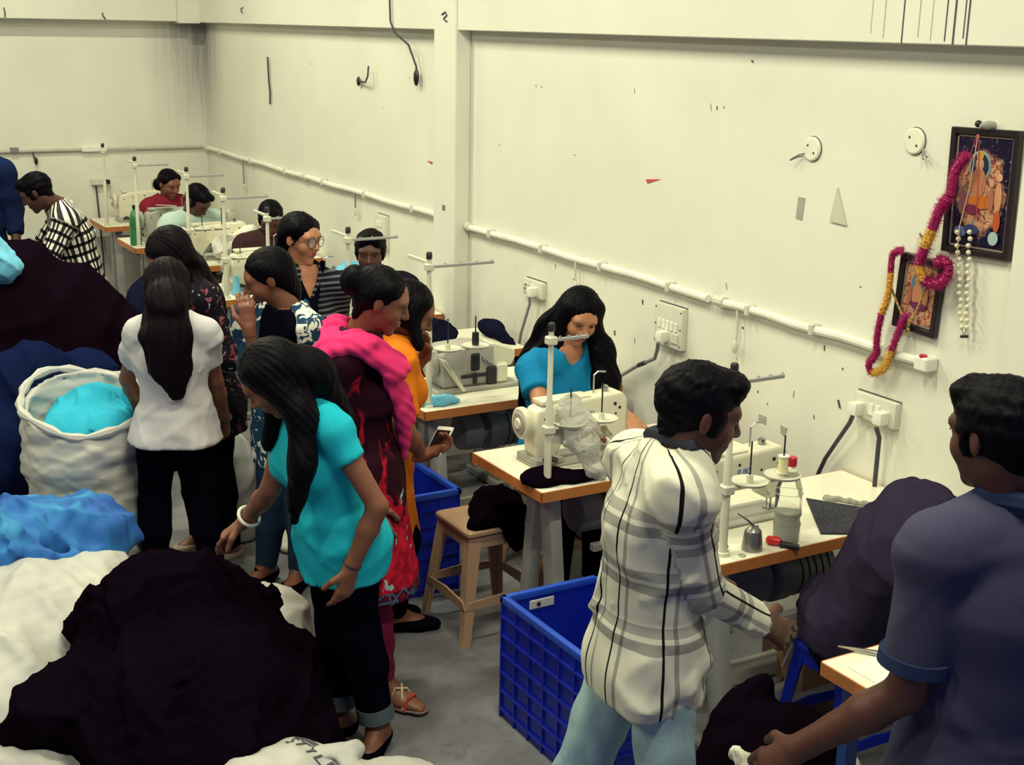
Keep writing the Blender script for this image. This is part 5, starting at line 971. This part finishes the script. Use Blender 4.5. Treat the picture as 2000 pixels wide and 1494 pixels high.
# ---------------------------------------------------------------- crates, stools and small things
BLUEP = M('blue_plastic', '#1226a8', .35, var=.08); BLUER = M('blue_plastic_rim', '#2a52c8', .35, var=.05)
def crate(label, x0, y0, x1, y1, h=.45):
    r = thing('plastic_crate', label, 'crate', (x0, y0, 0), 0, 'blue plastic crates'); w, d = x1-x0, y1-y0; t_ = .012
    MB().box((.005, .005, 0), (w-.005, d-.005, .012)).build('base', BLUEP, r)
    for nm, lo, hi in (('side', (0,0,0), (t_,d,h)), ('side', (w-t_,0,0), (w,d,h)), ('side', (t_,0,0), (w-t_,t_,h)), ('side', (t_,d-t_,0), (w-t_,d,h))): MB().box(lo, hi, .002).build(nm, BLUEP, r)
    for lo, hi in (((-.008,-.008,h-.02), (t_+.003,d+.008,h+.006)), ((w-t_-.003,-.008,h-.02), (w+.008,d+.008,h+.006)), ((-.008,-.008,h-.02), (w+.008,t_+.003,h+.006)), ((-.008,d-t_-.003,h-.02), (w+.008,d+.008,h+.006))): MB().box(lo, hi, .004, 2).build('rim', BLUER, r)
    for k in range(6):
        z = .03+k*(h-.06)/5.6
        MB().box((-.009, 0, z), (0, d, z+.008)).build('rib', BLUEP, r); MB().box((0, -.009, z), (w, 0, z+.008)).build('rib', BLUEP, r)
    n = 6
    for k in range(n+1): y = k*(d-.008)/n; MB().box((-.008, y, 0), (0, y+.008, h-.02)).build('rib', BLUEP, r)
    for k in range(5): x = k*(w-.008)/4; MB().box((x, -.008, 0), (x+.008, 0, h-.02)).build('rib', BLUEP, r)
    return r
c1 = crate('blue plastic crate in front of the striped man, holding a little blue cloth', 2.115, 3.085, 2.50, 3.65)
MB().box((.10, .55, .385), (.20, .555, .42), .003).build('paper_label', M('label_white', '#cfcfc8', .6), c1)
o = MB().lathe([(.008, 0), (.008, .001)], (.135, .5485, .403), (0, -1, 0), 12).build('label_print', BLACKM, c1)
crate('blue plastic crate standing on the floor behind the woman in orange', 2.12, 4.68, 2.49, 5.22)
pile('cloth_bundle', 'blue cloth lying inside the front blue crate', 'cloth', [E_((2.32,3.30,.12),(.13,.17,.10)), E_((2.40,3.40,.14),(.07,.12,.09))], cloth_mat('royal_cloth', '#1a4a86'), .009, 18, .015, 3., base=(2.32, 3.3, .014), planes=[((0,0,.014),(0,0,-1))])
BEIGE = M('beige_plastic', '#b08e74', .4, var=.06)
def stool(label, x, y, rz=0., mat=None, h=.46):
    r = thing('plastic_stool', label, 'stool', (x, y, 0), rz, 'plastic stools'); mat = mat or BEIGE; a = .145; b = .185
    MB().box((-a, -a, h-.028), (a, a, h), .02, 3).build('seat', mat, r)
    for sx in (-1, 1):
        for sy in (-1, 1):
            bm = bmesh.new(); vs = []
            for (z, c, w) in ((0, b, .034), (h-.02, a-.012, .055)):
                cx, cy = sx*c, sy*c; vs.append([bm.verts.new(q) for q in ((cx, cy, z), (cx-sx*w, cy, z), (cx-sx*w, cy-sy*.012, z), (cx-sx*.012, cy-sy*.012, z), (cx-sx*.012, cy-sy*w, z), (cx, cy-sy*w, z))])
            for k in range(6): bm.faces.new((vs[0][k], vs[0][(k+1)%6], vs[1][(k+1)%6], vs[1][k]))
            bm.faces.new(vs[0]); bm.faces.new(vs[1]); m = MB(); m.bm.free(); m.bm = bm; m.build('leg', mat, r, smooth=False)
    for sx in (-1, 1):
        z = .15; c = b-(b-a)*z/h-.006; MB().prism([(-c, z), (c, z), (c*.9, z+.03), (0, z+.042), (-c*.9, z+.03)], (sx*c-.004, 0, 0), (0,1,0), (0,0,1), (1,0,0), .008).build('brace', mat, r); MB().prism([(-c, z), (c, z), (c*.9, z+.03), (0, z+.042), (-c*.9, z+.03)], (0, sx*c-.004, 0), (1,0,0), (0,0,1), (0,1,0), .008).build('brace', mat, r)
        zt = h-.03; ct = a-.014; MB().prism([(-ct, zt), (ct, zt), (ct, zt-.11), (ct*.72, zt-.045), (-ct*.72, zt-.045), (-ct, zt-.11)], (sx*ct-.004, 0, 0), (0,1,0), (0,0,1), (1,0,0), .008).build('apron', mat, r); MB().prism([(-ct, zt), (ct, zt), (ct, zt-.11), (ct*.72, zt-.045), (-ct*.72, zt-.045), (-ct, zt-.11)], (0, sx*ct-.004, 0), (1,0,0), (0,0,1), (0,1,0), .008).build('apron', mat, r)
    return r
st = stool('beige plastic stool with black cloth on it, beside the woman in blue\'s table', 2.42, 4.345)
pile('cloth_bundle', 'black cloth draped on the beige plastic stool', 'cloth', [E_((2.46,4.30,.49),(.11,.12,.05)), E_((2.50,4.36,.51),(.09,.09,.06)), E_((2.36,4.24,.475),(.06,.04,.035)), Seg((2.47,4.21,.48),(2.49,4.185,.40),.06,.05,(1,0,0),.6,.6,k=.03)], PBLK, .007, 26, .014, 2., base=(2.46,4.3,.46))
for lb, (x, y) in (('plastic stool under the woman in blue', (2.95, 4.68)), ('plastic stool under the bent man in plum', (2.95, 2.85)), ('plastic stool under the young man in dark clothes', (2.88, 6.47)), ('plastic stool under the far woman in red', (2.88, 10.37)), ('plastic stool under the man in the pale shirt', (2.72, 9.31)), ('plastic stool under the half-hidden dark-haired man', (2.97, 8.25)), ('plastic stool under the man in the check shirt', (1.90, 8.67))):
    c = copy_tree(st); c.location = (x, y, 0); c['label'] = lb
    for ch in c.children: pass
    c.scale = (.9, .9, .93)
    if 'plum' in lb:
        c['label'] = 'blue plastic stool under the bent man in plum'
        for ch in c.children: ch.data = ch.data.copy(); ch.data.materials.clear(); ch.data.materials.append(BLUEP)
# front work table with blue legs
r = thing('work_table', 'small white-topped table with blue steel legs at the right, tools on it', 'table', (2.32, 1.88, 0))
BST = M('blue_steel', '#123f86', .4)
MB().box((.004, .004, .715), (1.046, .456, .75), .003).build('tabletop', TOP, r)
MB().box((0, 0, .712), (1.05, .006, .748)).box((0, .454, .712), (1.05, .46, .748)).box((0, 0, .712), (.006, .46, .748)).box((1.044, 0, .712), (1.05, .46, .748)).build('edge_band', EDGE, r, smooth=False)
for x in (.06, .95):
    for y in (.03, .39): MB().box((x, y, 0), (x+.04, y+.04, .715), .003).build('leg', BST, r)
    MB().box((x, .07, .18), (x+.04, .39, .21), .003).build('rail', BST, r)
MB().box((.1, .40, .18), (.95, .43, .21), .003).build('rail', BST, r); MB().box((.1, .03, .66), (.95, .06, .70), .003).build('rail', BST, r)
text('stencil', '02', r, (.058, .055, .50), .05, WHITE_MET, (math.radians(90), 0, math.radians(-90)))
o = MB().prism([(0,0),(.21,.02),(.20,.17),(.0,.16)], (2.36,2.12,.7505), (1,0,0), (0,1,0), (0,0,1), .0015).build('paper_sheet', M('white_paper', '#eceae0', .7), smooth=False); tag(o, 'white paper sheet on the blue-legged table', 'paper')
def scissors(label, loc, rz, s=1.):
    r = thing('scissors', label, 'scissors', loc, rz)
    for q in (-1, 1):
        MB().prism([(0,0),(.012,.0),(.004,.14),(0,.14)], (0,0,.003*q), (q,0,0), (-.05*q,1,0), (0,0,1), .003).build('blade', CHROME, r)
        MB().ring((q*.028, -.06, .005), (0,0,1), .022, .006, 18, 8, 1.5, (0,1,0)).tube([(q*.016,-.03,.005),(q*.004,.0,.004)], .006).build('handle', BLACKM, r)
    MB().lathe([(.005,0),(.005,.008)], (0,.012,0), n=10).build('pivot', CHROME, r); return r
scissors('black-handled scissors lying on the blue-legged table', (2.50, 2.26, .757), math.radians(40))
r = thing('pliers', 'dark pliers among the tools on the blue-legged table', 'pliers', (2.60, 2.20, .76), math.radians(-50))
for q in (-1, 1): MB().tube([(q*.03,-.1,0),(q*.02,-.03,0),(q*.004,.0,0)], .007).build('grip', BLACKM, r); MB().tube([(q*.004,0,0),(q*.008,.03,0),(q*.002,.055,0)], [.008,.007,.003]).build('jaw', CHROME, r)
for i, (lb, x, y, m) in enumerate((('steel bobbin on the blue-legged table nearest the pliers', 2.66, 2.26, CHROME), ('black bobbin case at the back edge of the blue-legged table', 2.62, 2.30, BLACKM), ('grey bobbin beside the scissors points', 2.57, 2.30, GREYC))):
    o = MB().lathe([(.013,0),(.013,.003),(.006,.004),(.006,.011),(.013,.012),(.013,.015)], (0,0,0), n=14).build('bobbin', m, None, (x,y,.7505)); tag(o, lb, 'bobbin', 'bobbins')
# things on the near sewing table
GL = NT('clear_plastic'); GL.set(color='#f2f4f0', rough=.06, trans=1., ior=1.12); GL = GL.m
r = thing('water_bottle', 'clear plastic water bottle with a red cap on the near table', 'bottle', (2.80, 3.02, .75), 0)
MB().lathe([(.036,0),(.042,.006),(.043,.07),(.039,.085),(.043,.10),(.043,.17),(.041,.19),(.025,.235),(.0145,.25),(.0145,.265)], n=28).build('body', GL, r)
MB().lathe([(.0385,.004),(.0395,.07),(.036,.085),(.0395,.10),(.0395,.11),(.0,.111)], n=24).build('water', M('bottle_water', '#d9dcd4', .15, var=.02, trans=.35), r)
MB().lathe([(.017,.262),(.0175,.264),(.0175,.288),(.015,.291)], n=20).build('cap', M('red_cap', '#c81f34', .35), r)
for z in (.068, .102, .172): MB().ring((0,0,z), (0,0,1), .0435, .0016, 28, 6).build('rib', GL, r)
r = thing('oil_can', 'dented metal oil can with a spout on the near table', 'oil can', (2.665, 3.025, .75), .4)
MB().lathe([(.033,0),(.034,.004),(.027,.062),(.025,.066),(.012,.078),(.006,.082)], n=22).build('body', M('tin', '#8f8d8c', .35, .8, var=.3), r)
MB().tube([(0,0,.08),(-.02,.01,.10),(-.065,.03,.135)], [.005,.004,.0025]).build('spout', CHROME, r); MB().tube([(.0,0,.075),(.03,0,.07),(.034,0,.05)], .003).build('thumb_lever', BLACKM, r)
r = thing('screwdriver', 'screwdriver with a bright red handle lying on the near table', 'screwdriver', (2.735, 3.04, .765), math.radians(-50))
MB().lathe([(.008,0),(.014,.006),(.015,.03),(.012,.045),(.006,.05)], (0,0,0), (1,0,0), 12).build('handle', M('red_handle', '#d2262c', .3), r); MB().tube([(.05,0,0),(.10,0,-.006)], .004).build('shaft', BLACKM, r)
o = MB().tube([(2.755,2.995,.759),(2.80,2.955,.757)], .009).build('clasp_knife', BLACKM); tag(o, 'black pocket knife beside the red screwdriver handle', 'knife')
o = MB().ring((2.60,2.995,.752), (0,0,1), .010, .002, 16, 6).build('washer', CHROME); tag(o, 'small metal washer on the near table by the stand', 'washer')
r = thing('thread_spool', 'cream thread spool on the near thread stand pin', 'spool', (2.55+.225, 3.03, .75+.62*.37+.012))
MB().lathe([(.012,0),(.016,.002),(.017,.05),(.012,.052)], n=18).build('thread', M('cream_thread', '#e5dfae', .8, bump=.3, bscale=200), r); MB().lathe([(.019,-.002),(.019,.001)], n=18).lathe([(.019,.051),(.019,.054)], n=18).build('spool_core', PVC, r)
t = NT('charcoal_felt'); v = t.coord(); t.set(color=t.ramp(t.noise(v, 150, 2), [(.4, '#15151f'), (.65, '#3a3a4c')]), rough=.95); FELT = t.m
o = MB().prism([(3.14,3.30),(3.28,3.10),(3.20,2.985),(3.03,2.975),(2.95,3.02)], (0,0,.751), (1,0,0), (0,1,0), (0,0,1), .005, .001, 1).build('felt_piece', FELT, smooth=False); tag(o, 'charcoal felt piece lying on the near table', 'cloth')
o = sdf_obj('grey_cloth_strip', [Seg((3.20,3.27,.756),(3.34,3.06,.756),.012,.010,k=.01)], .004, cloth_mat('grey_strip', '#9a998f'), None, (3.27,3.16,.75), [((0,0,.7515),(0,0,-1))], folds(90,.004,1.), loc=(3.27,3.16,.75)); tag(o, 'rumpled grey cloth edge beside the charcoal felt', 'cloth')
o = MB().sphere((0,0,.012), (.02,.014,.012), 12, 8).build('thread_ball', M('rust_thread', '#6e3b34', .9, bump=.4), None, (2.575,3.06,.751)); tag(o, 'rust-coloured thread ball at the foot of the near stand', 'thread')
# second table: plastic bag on the spool dish, maroon cloth on the corner
BAG = NT('clear_polythene'); v = BAG.coord(); BAG.set(color='#e6e6e0', rough=.18, trans=.55, ior=1.1, spec=.8); BAG.bump(BAG.noise(v, 28, 3, .6), .6, .02); BAG = BAG.m
o = sdf_obj('plastic_bag', [Seg((2.49,3.84,1.02),(2.53,3.82,.93),.055,.075,(1,0,0),.35,.4,k=.03), Seg((2.53,3.82,.93),(2.575,3.805,.80),.07,.04,(1,0,0),.35,.3,k=.03), Seg((2.555,3.815,.86),(2.605,3.79,.768),.035,.02,(1,0,0),.4,.4,k=.02)], .0055, BAG, None, (2.53,3.82,.75), [((0,0,.752),(0,0,-1))], [folds(75,.007,1.), folds(140,.003,2.)], loc=(2.53,3.82,.75)); tag(o, 'crinkled clear plastic bag hanging from the second thread stand', 'bag')
o = MB().prism([(0,0),(.10,-.03),(.12,.06),(.03,.10)], (2.43,3.86,.90), (.9,-.2,.1), (-.1,.2,1), (.2,1,0), .004).build('paper_scrap', PAPER, smooth=False); tag(o, 'stiff cream paper pattern leaning on the second machine', 'paper')
pile('cloth_bundle', 'dark maroon cloth spread over the corner of the second table', 'cloth', [E_((2.43,3.90,.765),(.10,.07,.025)), E_((2.53,3.835,.765),(.09,.045,.02)), E_((2.38,3.86,.76),(.05,.05,.025)), Seg((2.60,3.86,.76),(2.66,3.82,.76),.03,.015,(0,1,0),.6,.5,k=.02)], PBLK, .006, 34, .008, 3., base=(2.45,3.87,.75), planes=[((0,0,.7515),(0,0,-1))])
o = MB().prism([(2.74,3.90),(2.90,3.88),(3.02,4.0),(2.88,4.05),(2.80,4.06)], (0,0,.7635), (1,0,0), (0,1,0), (0,0,1), .003).build('fabric_piece', cloth_mat('grey_piece', '#b9b8b2'), smooth=False); tag(o, 'pale fabric piece being sewn under the blue woman\'s hand', 'cloth')
# third table
pile('cloth_bundle', 'pale blue cloth on the left end of the third table', 'cloth', [E_((2.50,4.95,.765),(.07,.04,.025)), E_((2.57,4.94,.762),(.06,.03,.018))], PLBLUE, .006, 55, .008, 3., base=(2.53,4.95,.75), planes=[((0,0,.7515),(0,0,-1))])
pile('cloth_bundle', 'navy garment heaped on the table by the pilaster', 'cloth', [E_((2.98,6.02,.80),(.13,.10,.08)), E_((3.07,5.98,.79),(.09,.08,.06))], cloth_mat('midnight_fabric', '#15172c'), .008, 26, .02, 5., base=(3.0,6.0,.75), planes=[((0,0,.7515),(0,0,-1))])
pile('cloth_bundle', 'navy cloth hanging over the wall end of the pilaster table', 'cloth', [E_((3.36,5.98,.80),(.06,.10,.05)), Seg((3.36,5.85,.78),(3.45,5.72,.62),.06,.07,(0,1,0),.5,.5,k=.03)], cloth_mat('midnight_fabric', '#15172c'), .008, 24, .012, 6., base=(3.4,5.9,.5))
o = MB().lathe([(.014,0),(.016,.002),(.015,.055),(.012,.057)], n=14).build('thread_cone', BLACKM, None, (2.47+.225, 4.93, .75+.65*.37+.012)); tag(o, 'black thread spool on the overlock table\'s thread stand', 'spool')
# far tables: bottle, fabric, thread cones
r = thing('soda_bottle', 'green plastic bottle with a dark cap on a far table corner', 'bottle', (2.455, 9.62, .75))
GRN = NT('green_plastic'); GRN.set(color='#3f8f5c', rough=.15, trans=.4); GRN = GRN.m
MB().lathe([(.034,0),(.042,.008),(.043,.10),(.038,.12),(.043,.14),(.042,.19),(.03,.235),(.015,.258),(.014,.27)], n=22).build('body', GRN, r); MB().lathe([(.017,.266),(.017,.29)], n=14).build('cap', BLACKM, r)
for i, (lb, x, y, m) in enumerate((('sky blue thread cone left of the pale-shirted man\'s machine', 2.52, 7.60, PLBLUE), ('sky blue thread cone right of its twin behind the floral top', 2.60, 7.60, PLBLUE), ('pale thread cone on the stand behind the floral top', 2.68, 7.60, WHITEC), ('dark thread cone behind the bent heads', 2.75, 7.62, BLACKM), ('white thread cone beside the pole behind the printed jacket', 2.47, 7.66, WHITEC))):
    o = MB().lathe([(.022,0),(.030,.004),(.014,.10),(.011,.115)], n=16).build('thread_cone', m, None, (x,y,.7505)); tag(o, lb, 'thread cone', 'thread cones in the back row')
pile('cloth_bundle', 'white garments piled on the table in front of the half-hidden man', 'cloth', [E_((2.86,8.72,.84),(.14,.12,.09)), E_((3.0,8.80,.86),(.10,.10,.11))], WHITEC, .01, 24, .02, 2., base=(2.9,8.75,.75), planes=[((0,0,.7515),(0,0,-1))])
pile('cloth_bundle', 'light blue fabric behind the young man in dark clothes', 'cloth', [E_((2.98,6.86,.90),(.20,.10,.14))], PLBLUE, .01, 30, .02, 3., base=(2.95,6.84,.75), planes=[((0,0,.7515),(0,0,-1))])
o = MB().prism([(0,0),(.16,0),(.12,.10),(.02,.09)], (2.60,9.60,1.035), (1,.1,-.1), (.1,.9,-.1), (0,0,1), .004).build('cloth_flap', WHITEC, smooth=False); tag(o, 'white cloth flap on top of the grey far machine', 'cloth')
# phones
def phone(label, loc, rot, dark='#16161e'):
    r = thing('phone', label, 'phone', loc, 0); r.rotation_euler = rot
    MB().box((-.035,-.07,-.004), (.035,.07,.004), .003, 2).build('case', M('phone_white', '#e8e8e4', .3), r); MB().box((-.031,-.052,.0035), (.031,.052,.0048)).build('screen', M('phone_glass', dark, .1), r); MB().lathe([(.006,0),(.006,.0008)], (0,-.060,.004), n=14).build('home_button', GREYC, r)
phone('white phone held edge-on in the pink-scarf woman\'s hand', (2.055, 4.285, .865), (math.radians(80), math.radians(10), math.radians(60)))
phone('white phone with a dark screen in the orange woman\'s hand', (2.165, 4.235, .835), (math.radians(38), math.radians(-6), math.radians(-62)))

o = MB().box((3.02,3.12,0),(3.30,3.34,.30),.004).build('cardboard_box', M('cardboard', '#7d6148', .8)); tag(o, 'brown cardboard box on the floor under the near table', 'box')
# ---------------------------------------------------------------- framed prints, garlands and beads on the right wall
def pic_mat(name, seed, warm):
    """flat printed picture: dark ground, ornate border, bright crowded middle"""
    t = NT(name); g = t.n('ShaderNodeTexCoord'); s = t.n('ShaderNodeSeparateXYZ'); t.l(g.outputs['Object'], s.inputs[0])
    v = t.coord(scale=(1,1,1), loc=(seed, seed, seed)); n = t.noise(v, 62, 4, .6, .5); n2 = t.noise(t.coord(loc=(seed+5, 1, 2)), 22, 3, .5)
    col = t.ramp(n, [(.30, '#1b1436'), (.42, '#6a2a48'), (.50, '#c98a68'), (.56, '#e0b98a'), (.63, '#4a6a86'), (.72, '#d7d0c4')])
    d = t.math('ADD', t.math('POWER', t.math('MULTIPLY', s.outputs['Y'], 9.5), 2.), t.math('POWER', t.math('MULTIPLY', s.outputs['Z'], 6.6), 2.))
    m = t.ramp(t.math('ADD', d, t.math('MULTIPLY', t.math('SUBTRACT', n2, .5), 1.2)), [(.55, (1,1,1,1)), (.85, (0,0,0,1))])
    ground = t.ramp(t.noise(v, 60, 2), [(.55, '#17132e'), (.62, '#2b2448'), (.72, '#7a748c')])
    t.set(color=t.mix(m, ground, t.mix(.25, col, warm)), rough=.25); return t.m
FRM = M('dark_frame', '#231c22', .3, var=.2); GILT = M('gilt_line', '#8d7f74', .35)
def frame(label, yc, zc, w, h, tilt, mat, figs):
    r = thing('framed_picture', label, 'picture', (XW-.012, yc, zc)); r.rotation_euler = (tilt, 0, 0)
    MB().box((.0, -w/2+.008, -h/2+.008), (.010, w/2-.008, h/2-.008)).build('print', mat, r)
    for lo, hi in (((-.014,-w/2,-h/2),(.012,-w/2+.022,h/2)), ((-.014,w/2-.022,-h/2),(.012,w/2,h/2)), ((-.0135,-w/2+.022,-h/2),(.012,w/2-.022,-h/2+.022)), ((-.0135,-w/2+.022,h/2-.022),(.012,w/2-.022,h/2))): MB().box(lo, hi, .003).build('frame_bar', FRM, r)
    for lo, hi in (((-.004,-w/2+.024,-h/2+.024),(0,-w/2+.029,h/2-.024)), ((-.004,w/2-.029,-h/2+.024),(0,w/2-.024,h/2-.024)), ((-.004,-w/2+.024,-h/2+.024),(0,w/2-.024,-h/2+.029)), ((-.004,-w/2+.024,h/2-.029),(0,w/2-.024,h/2-.024))): MB().box(lo, hi).build('gilt_line', GILT, r)
    for i_, (y, z, a, b, c) in enumerate(figs): MB().lathe([(1,0),(1,.0012)], (0,0,0), (-1,0,0), 20).build('printed_shape', M('print_'+c.strip('#'), c, .3), r).matrix_local = Matrix.Translation((-.0004-.0006*i_, y, z)) @ Matrix.Diagonal((1, a, b, 1))
    return r
frame('large dark-framed devotional print hung with a garland', 2.978, 1.85, .275, .41, -.02, pic_mat('print_large', 1.3, '#c07a5a'), [(.015,.085,.044,.05,'#8fa6a4'),(.015,.085,.036,.042,'#2a3350'),(.015,.03,.030,.05,'#c0805c'),(.015,.09,.017,.021,'#c99a7c'),(.015,.118,.014,.014,'#b98a3c'),(.0,-.03,.05,.022,'#c4702e'),(.03,-.055,.03,.016,'#7a2f4c'),(-.072,-.01,.014,.05,'#c98f70'),(-.072,.055,.011,.013,'#d2a284'),(-.075,-.085,.014,.035,'#b5522e'),(-.045,-.02,.012,.04,'#a86a52'),(-.045,.035,.009,.011,'#cf9c80'),(.07,-.03,.013,.045,'#8d5a62'),(.07,.03,.010,.012,'#c99478'),(-.07,-.14,.02,.022,'#9db6b8'),(.065,-.13,.026,.018,'#54648c'),(.02,-.12,.03,.016,'#33406a')])
frame('small dark-framed devotional print hung with beads', 3.195, 1.475, .195, .265, .05, pic_mat('print_small', 4.1, '#b86a58'), [(.01,.04,.030,.036,'#5a7a96'),(.01,.0,.022,.038,'#bf8264'),(.01,.05,.013,.016,'#c99a78'),(.01,.07,.011,.010,'#b88c40'),(-.005,-.04,.035,.014,'#6c2f58'),(.04,-.01,.009,.034,'#a86650'),(-.035,.0,.009,.034,'#b57a5c')])
MAG = M('magenta_tinsel', '#a81a62', .5, bump=.6, bscale=90); YEL = M('yellow_tinsel', '#d9a848', .5, bump=.6, bscale=90)
def wp(px, py, d): y, z = at_wall(px, py); return v3(XW-d, y, z)
def garland(label, pts, cols, r0=.022):
    P_ = []; C_ = []
    for i in range(len(pts)-1):
        p0, p1, p2, p3 = pts[max(i-1, 0)], pts[i], pts[i+1], pts[min(i+2, len(pts)-1)]
        for k in range(3):
            t_ = k/3; P_.append(.5*((2*p1)+(p2-p0)*t_+(2*p0-5*p1+4*p2-p3)*t_*t_+(3*p1-p0-3*p2+p3)*t_**3)); C_.append(cols[i])
    P_.append(pts[-1]); pts, cols = P_, C_
    b = pts[0]; r = thing('garland', label, 'garland', tuple(b), 0, 'tinsel garlands')
    for (a, c, m) in zip(pts, pts[1:], cols):
        mb = MB(); L = np.linalg.norm(c-a); n = max(int(L/.004), 3); ax = nz(c-a); q = Vector(ax).orthogonal().normalized(); q2 = Vector(ax).cross(q); rg = random.Random(int(a[2]*1e4))
        mb.tube([tuple(a+(c-a)*k/6-b) for k in range(7)], [r0*(.70+.12*rg.random()) for k in range(7)], 8)
        for k in range(n):
            p0 = Vector(a+(c-a)*k/n-b)
            for j in range(12):
                t_ = 2*math.pi*(j+rg.random())/12; dv = (q*math.cos(t_)+q2*math.sin(t_)); e = p0+dv*r0*(.95+.75*rg.random())+Vector(ax)*(rg.random()-.5)*.012; s_ = Vector(ax).cross(dv)*.0028
                mb.bm.faces.new([mb.bm.verts.new(p0+dv*r0*.6-s_), mb.bm.verts.new(p0+dv*r0*.6+s_), mb.bm.verts.new(e)])
        mb.build('tinsel_section', m, r, smooth=False)
    return r
g1 = [wp(1915,300,.06), wp(1892,335,.065), wp(1885,380,.07), wp(1868,400,.07), wp(1850,445,.07), wp(1836,480,.07), wp(1824,515,.07), wp(1835,545,.07), wp(1858,552,.065), wp(1876,535,.06), wp(1872,510,.055), wp(1850,510,.055)]
garland('magenta and yellow tinsel garland looping below the large framed print', g1, [MAG, MAG, MAG, MAG, YEL, MAG, YEL, MAG, MAG, MAG, MAG], .021)
g2 = [wp(1782,487,.05), wp(1764,495,.05), wp(1762,530,.055), wp(1756,580,.055), wp(1744,610,.055), wp(1735,655,.055), wp(1730,690,.05), wp(1716,708,.05), wp(1722,726,.045), wp(1745,715,.045), wp(1762,680,.05), wp(1778,640,.05), wp(1790,610,.05)]
garland('magenta and yellow tinsel garland hanging left of the small framed print', g2, [MAG, MAG, YEL, YEL, MAG, MAG, MAG, MAG, YEL, YEL, MAG, MAG], .014)
def cord(label, pts, rad, mat, name='string'):
    b = pts[0]; o = MB().tube([tuple(p-b) for p in pts], rad, 6).build(name, mat, None, tuple(b)); return tag(o, label, 'string')
RS = M('red_string', '#b0404e', .7); WS = M('pink_string', '#cfa79c', .7)
cord('long pale string from the hook to the pearl beads', [wp(1940,262,.07), wp(1920,360,.06), wp(1895,440,.05), wp(1886,515,.045)], .002, WS)
cord('red string from the hook down the left of the large print', [wp(1938,262,.07), wp(1918,310,.06), wp(1900,350,.055)], .002, RS)
cord('red string from the hook down the middle of the large print', [wp(1942,262,.07), wp(1935,330,.055), wp(1926,420,.045)], .002, RS)
r = thing('wall_hook', 'metal wall hook with a clip above the large framed print', 'hook', tuple(wp(1940,245,.0)))
MB().lathe([(.014,0),(.016,.02),(.010,.05),(.004,.06)], axis=(-1,0,0), n=12).build('hook_body', GREYC, r); MB().sphere((-.04,.025,.004), (.012,.012,.012), 8, 6).build('clip', BLACKM, r)
r = thing('wall_hook', 'bent nail with a cloth scrap above the small framed print', 'hook', tuple(wp(1810,462,.0)))
MB().tube([(0,0,0),(-.03,0,.004),(-.035,0,.015)], .004).build('nail', GREYC, r); MB().prism([(0,0),(.02,-.005),(.012,-.05),(-.012,-.045)], (-.02,0,0), (0,1,0), (0,0,1), (-1,0,0), .006).build('cloth_scrap', PAPER, r)
PEARL = M('pearl', '#d9d4bc', .25)
pr = thing('pearl_string', 'double string of pearl beads hanging beside the large print', 'bead string', tuple(wp(1897,450,.03)))
b0 = wp(1897,450,.03); bm_ = None
for col in (0, 1):
    for k in range(15):
        f_ = k/14; x = (1884 if col == 0 else 1908)+(8 if col == 0 else -6)*f_; y = 452+185*f_
        c = wp(x+2*math.sin(k*2.), y, .035)-b0
        if bm_ is None: bm_ = MB().sphere((0,0,0), .0085, 10, 8).build('bead', PEARL, pr, tuple(c))
        else: o = bm_.copy(); COL.objects.link(o); o.location = tuple(c); o.parent = pr
MB().tube([tuple(wp(1892,637,.035)-b0), tuple(wp(1898,655,.035)-b0), tuple(wp(1902,637,.035)-b0)], .0015, 5).build('cord', DARKW, pr)
for x in (1893, 1898, 1903): MB().sphere(tuple(wp(x,655,.035)-b0), .006, 8, 6).build('bell', BLACKM, pr)
nk = thing('bead_necklace', 'multicoloured bead necklace hanging over the small framed print', 'bead string', tuple(wp(1790,640,.04))); n0 = wp(1790,640,.04)
pm = []
for i, c in enumerate(('#b6a03c', '#4d8a58', '#c06a4a')): pm.append(MB().sphere((0,0,0), .0045, 8, 6).build('bead', M('bead_%d' % i, c, .3), nk, (0,0,-.002*i)))
for k in range(56):
    f_ = k/55; px = 1757+73*f_; py = 545+88*(1-abs(2*f_-.92)**1.25/1.09) if True else 0
    o = pm[k % 3].copy(); COL.objects.link(o); o.parent = nk; o.location = tuple(wp(px, min(py, 634), .040)-n0)
for k in range(8):
    o = pm[k % 3].copy(); COL.objects.link(o); o.parent = nk; o.location = tuple(wp(1789+(k % 2)*4-2, 632+k*3.2, .040)-n0)

# stray fixings on the beams
def hit(px, py, axis, val):
    d = _R@np.array([(px-1000)/2600., (747-py)/2600., 1.]); k = val/d[axis]; return v3(0, 0, 2.35)+d*k
for lb, (px, py), ax, val, sh in (('small dark wire stub on the back beam near its middle', (200, 25), 1, YB-.162, [(0,0,0),(.0,-.01,-.02),(.02,-.012,-.05)]), ('small dark wire stub on the back beam at the far left', (8, 20), 1, YB-.162, [(0,0,.02),(.004,-.01,-.02),(0,-.012,-.05)]), ('tiny screw hook on the right beam near the corner', (475, 20), 0, 3.413, [(0,0,.02),(-.012,.015,.01),(-.012,0,-.02)]), ('curled hand-painted mark at the top of the pilaster', (868, 33), 0, 3.403, [(0,.03,.012),(0,-.01,.025),(0,-.03,.01),(0,.01,-.01),(0,-.03,-.025)])):
    c = hit(px, py, ax, val); o = MB().tube(sh, .005, 6).build('wire_stub' if 'mark' not in lb else 'painted_mark', DARKW, None, tuple(c)); tag(o, lb, 'wire' if 'mark' not in lb else 'mark')
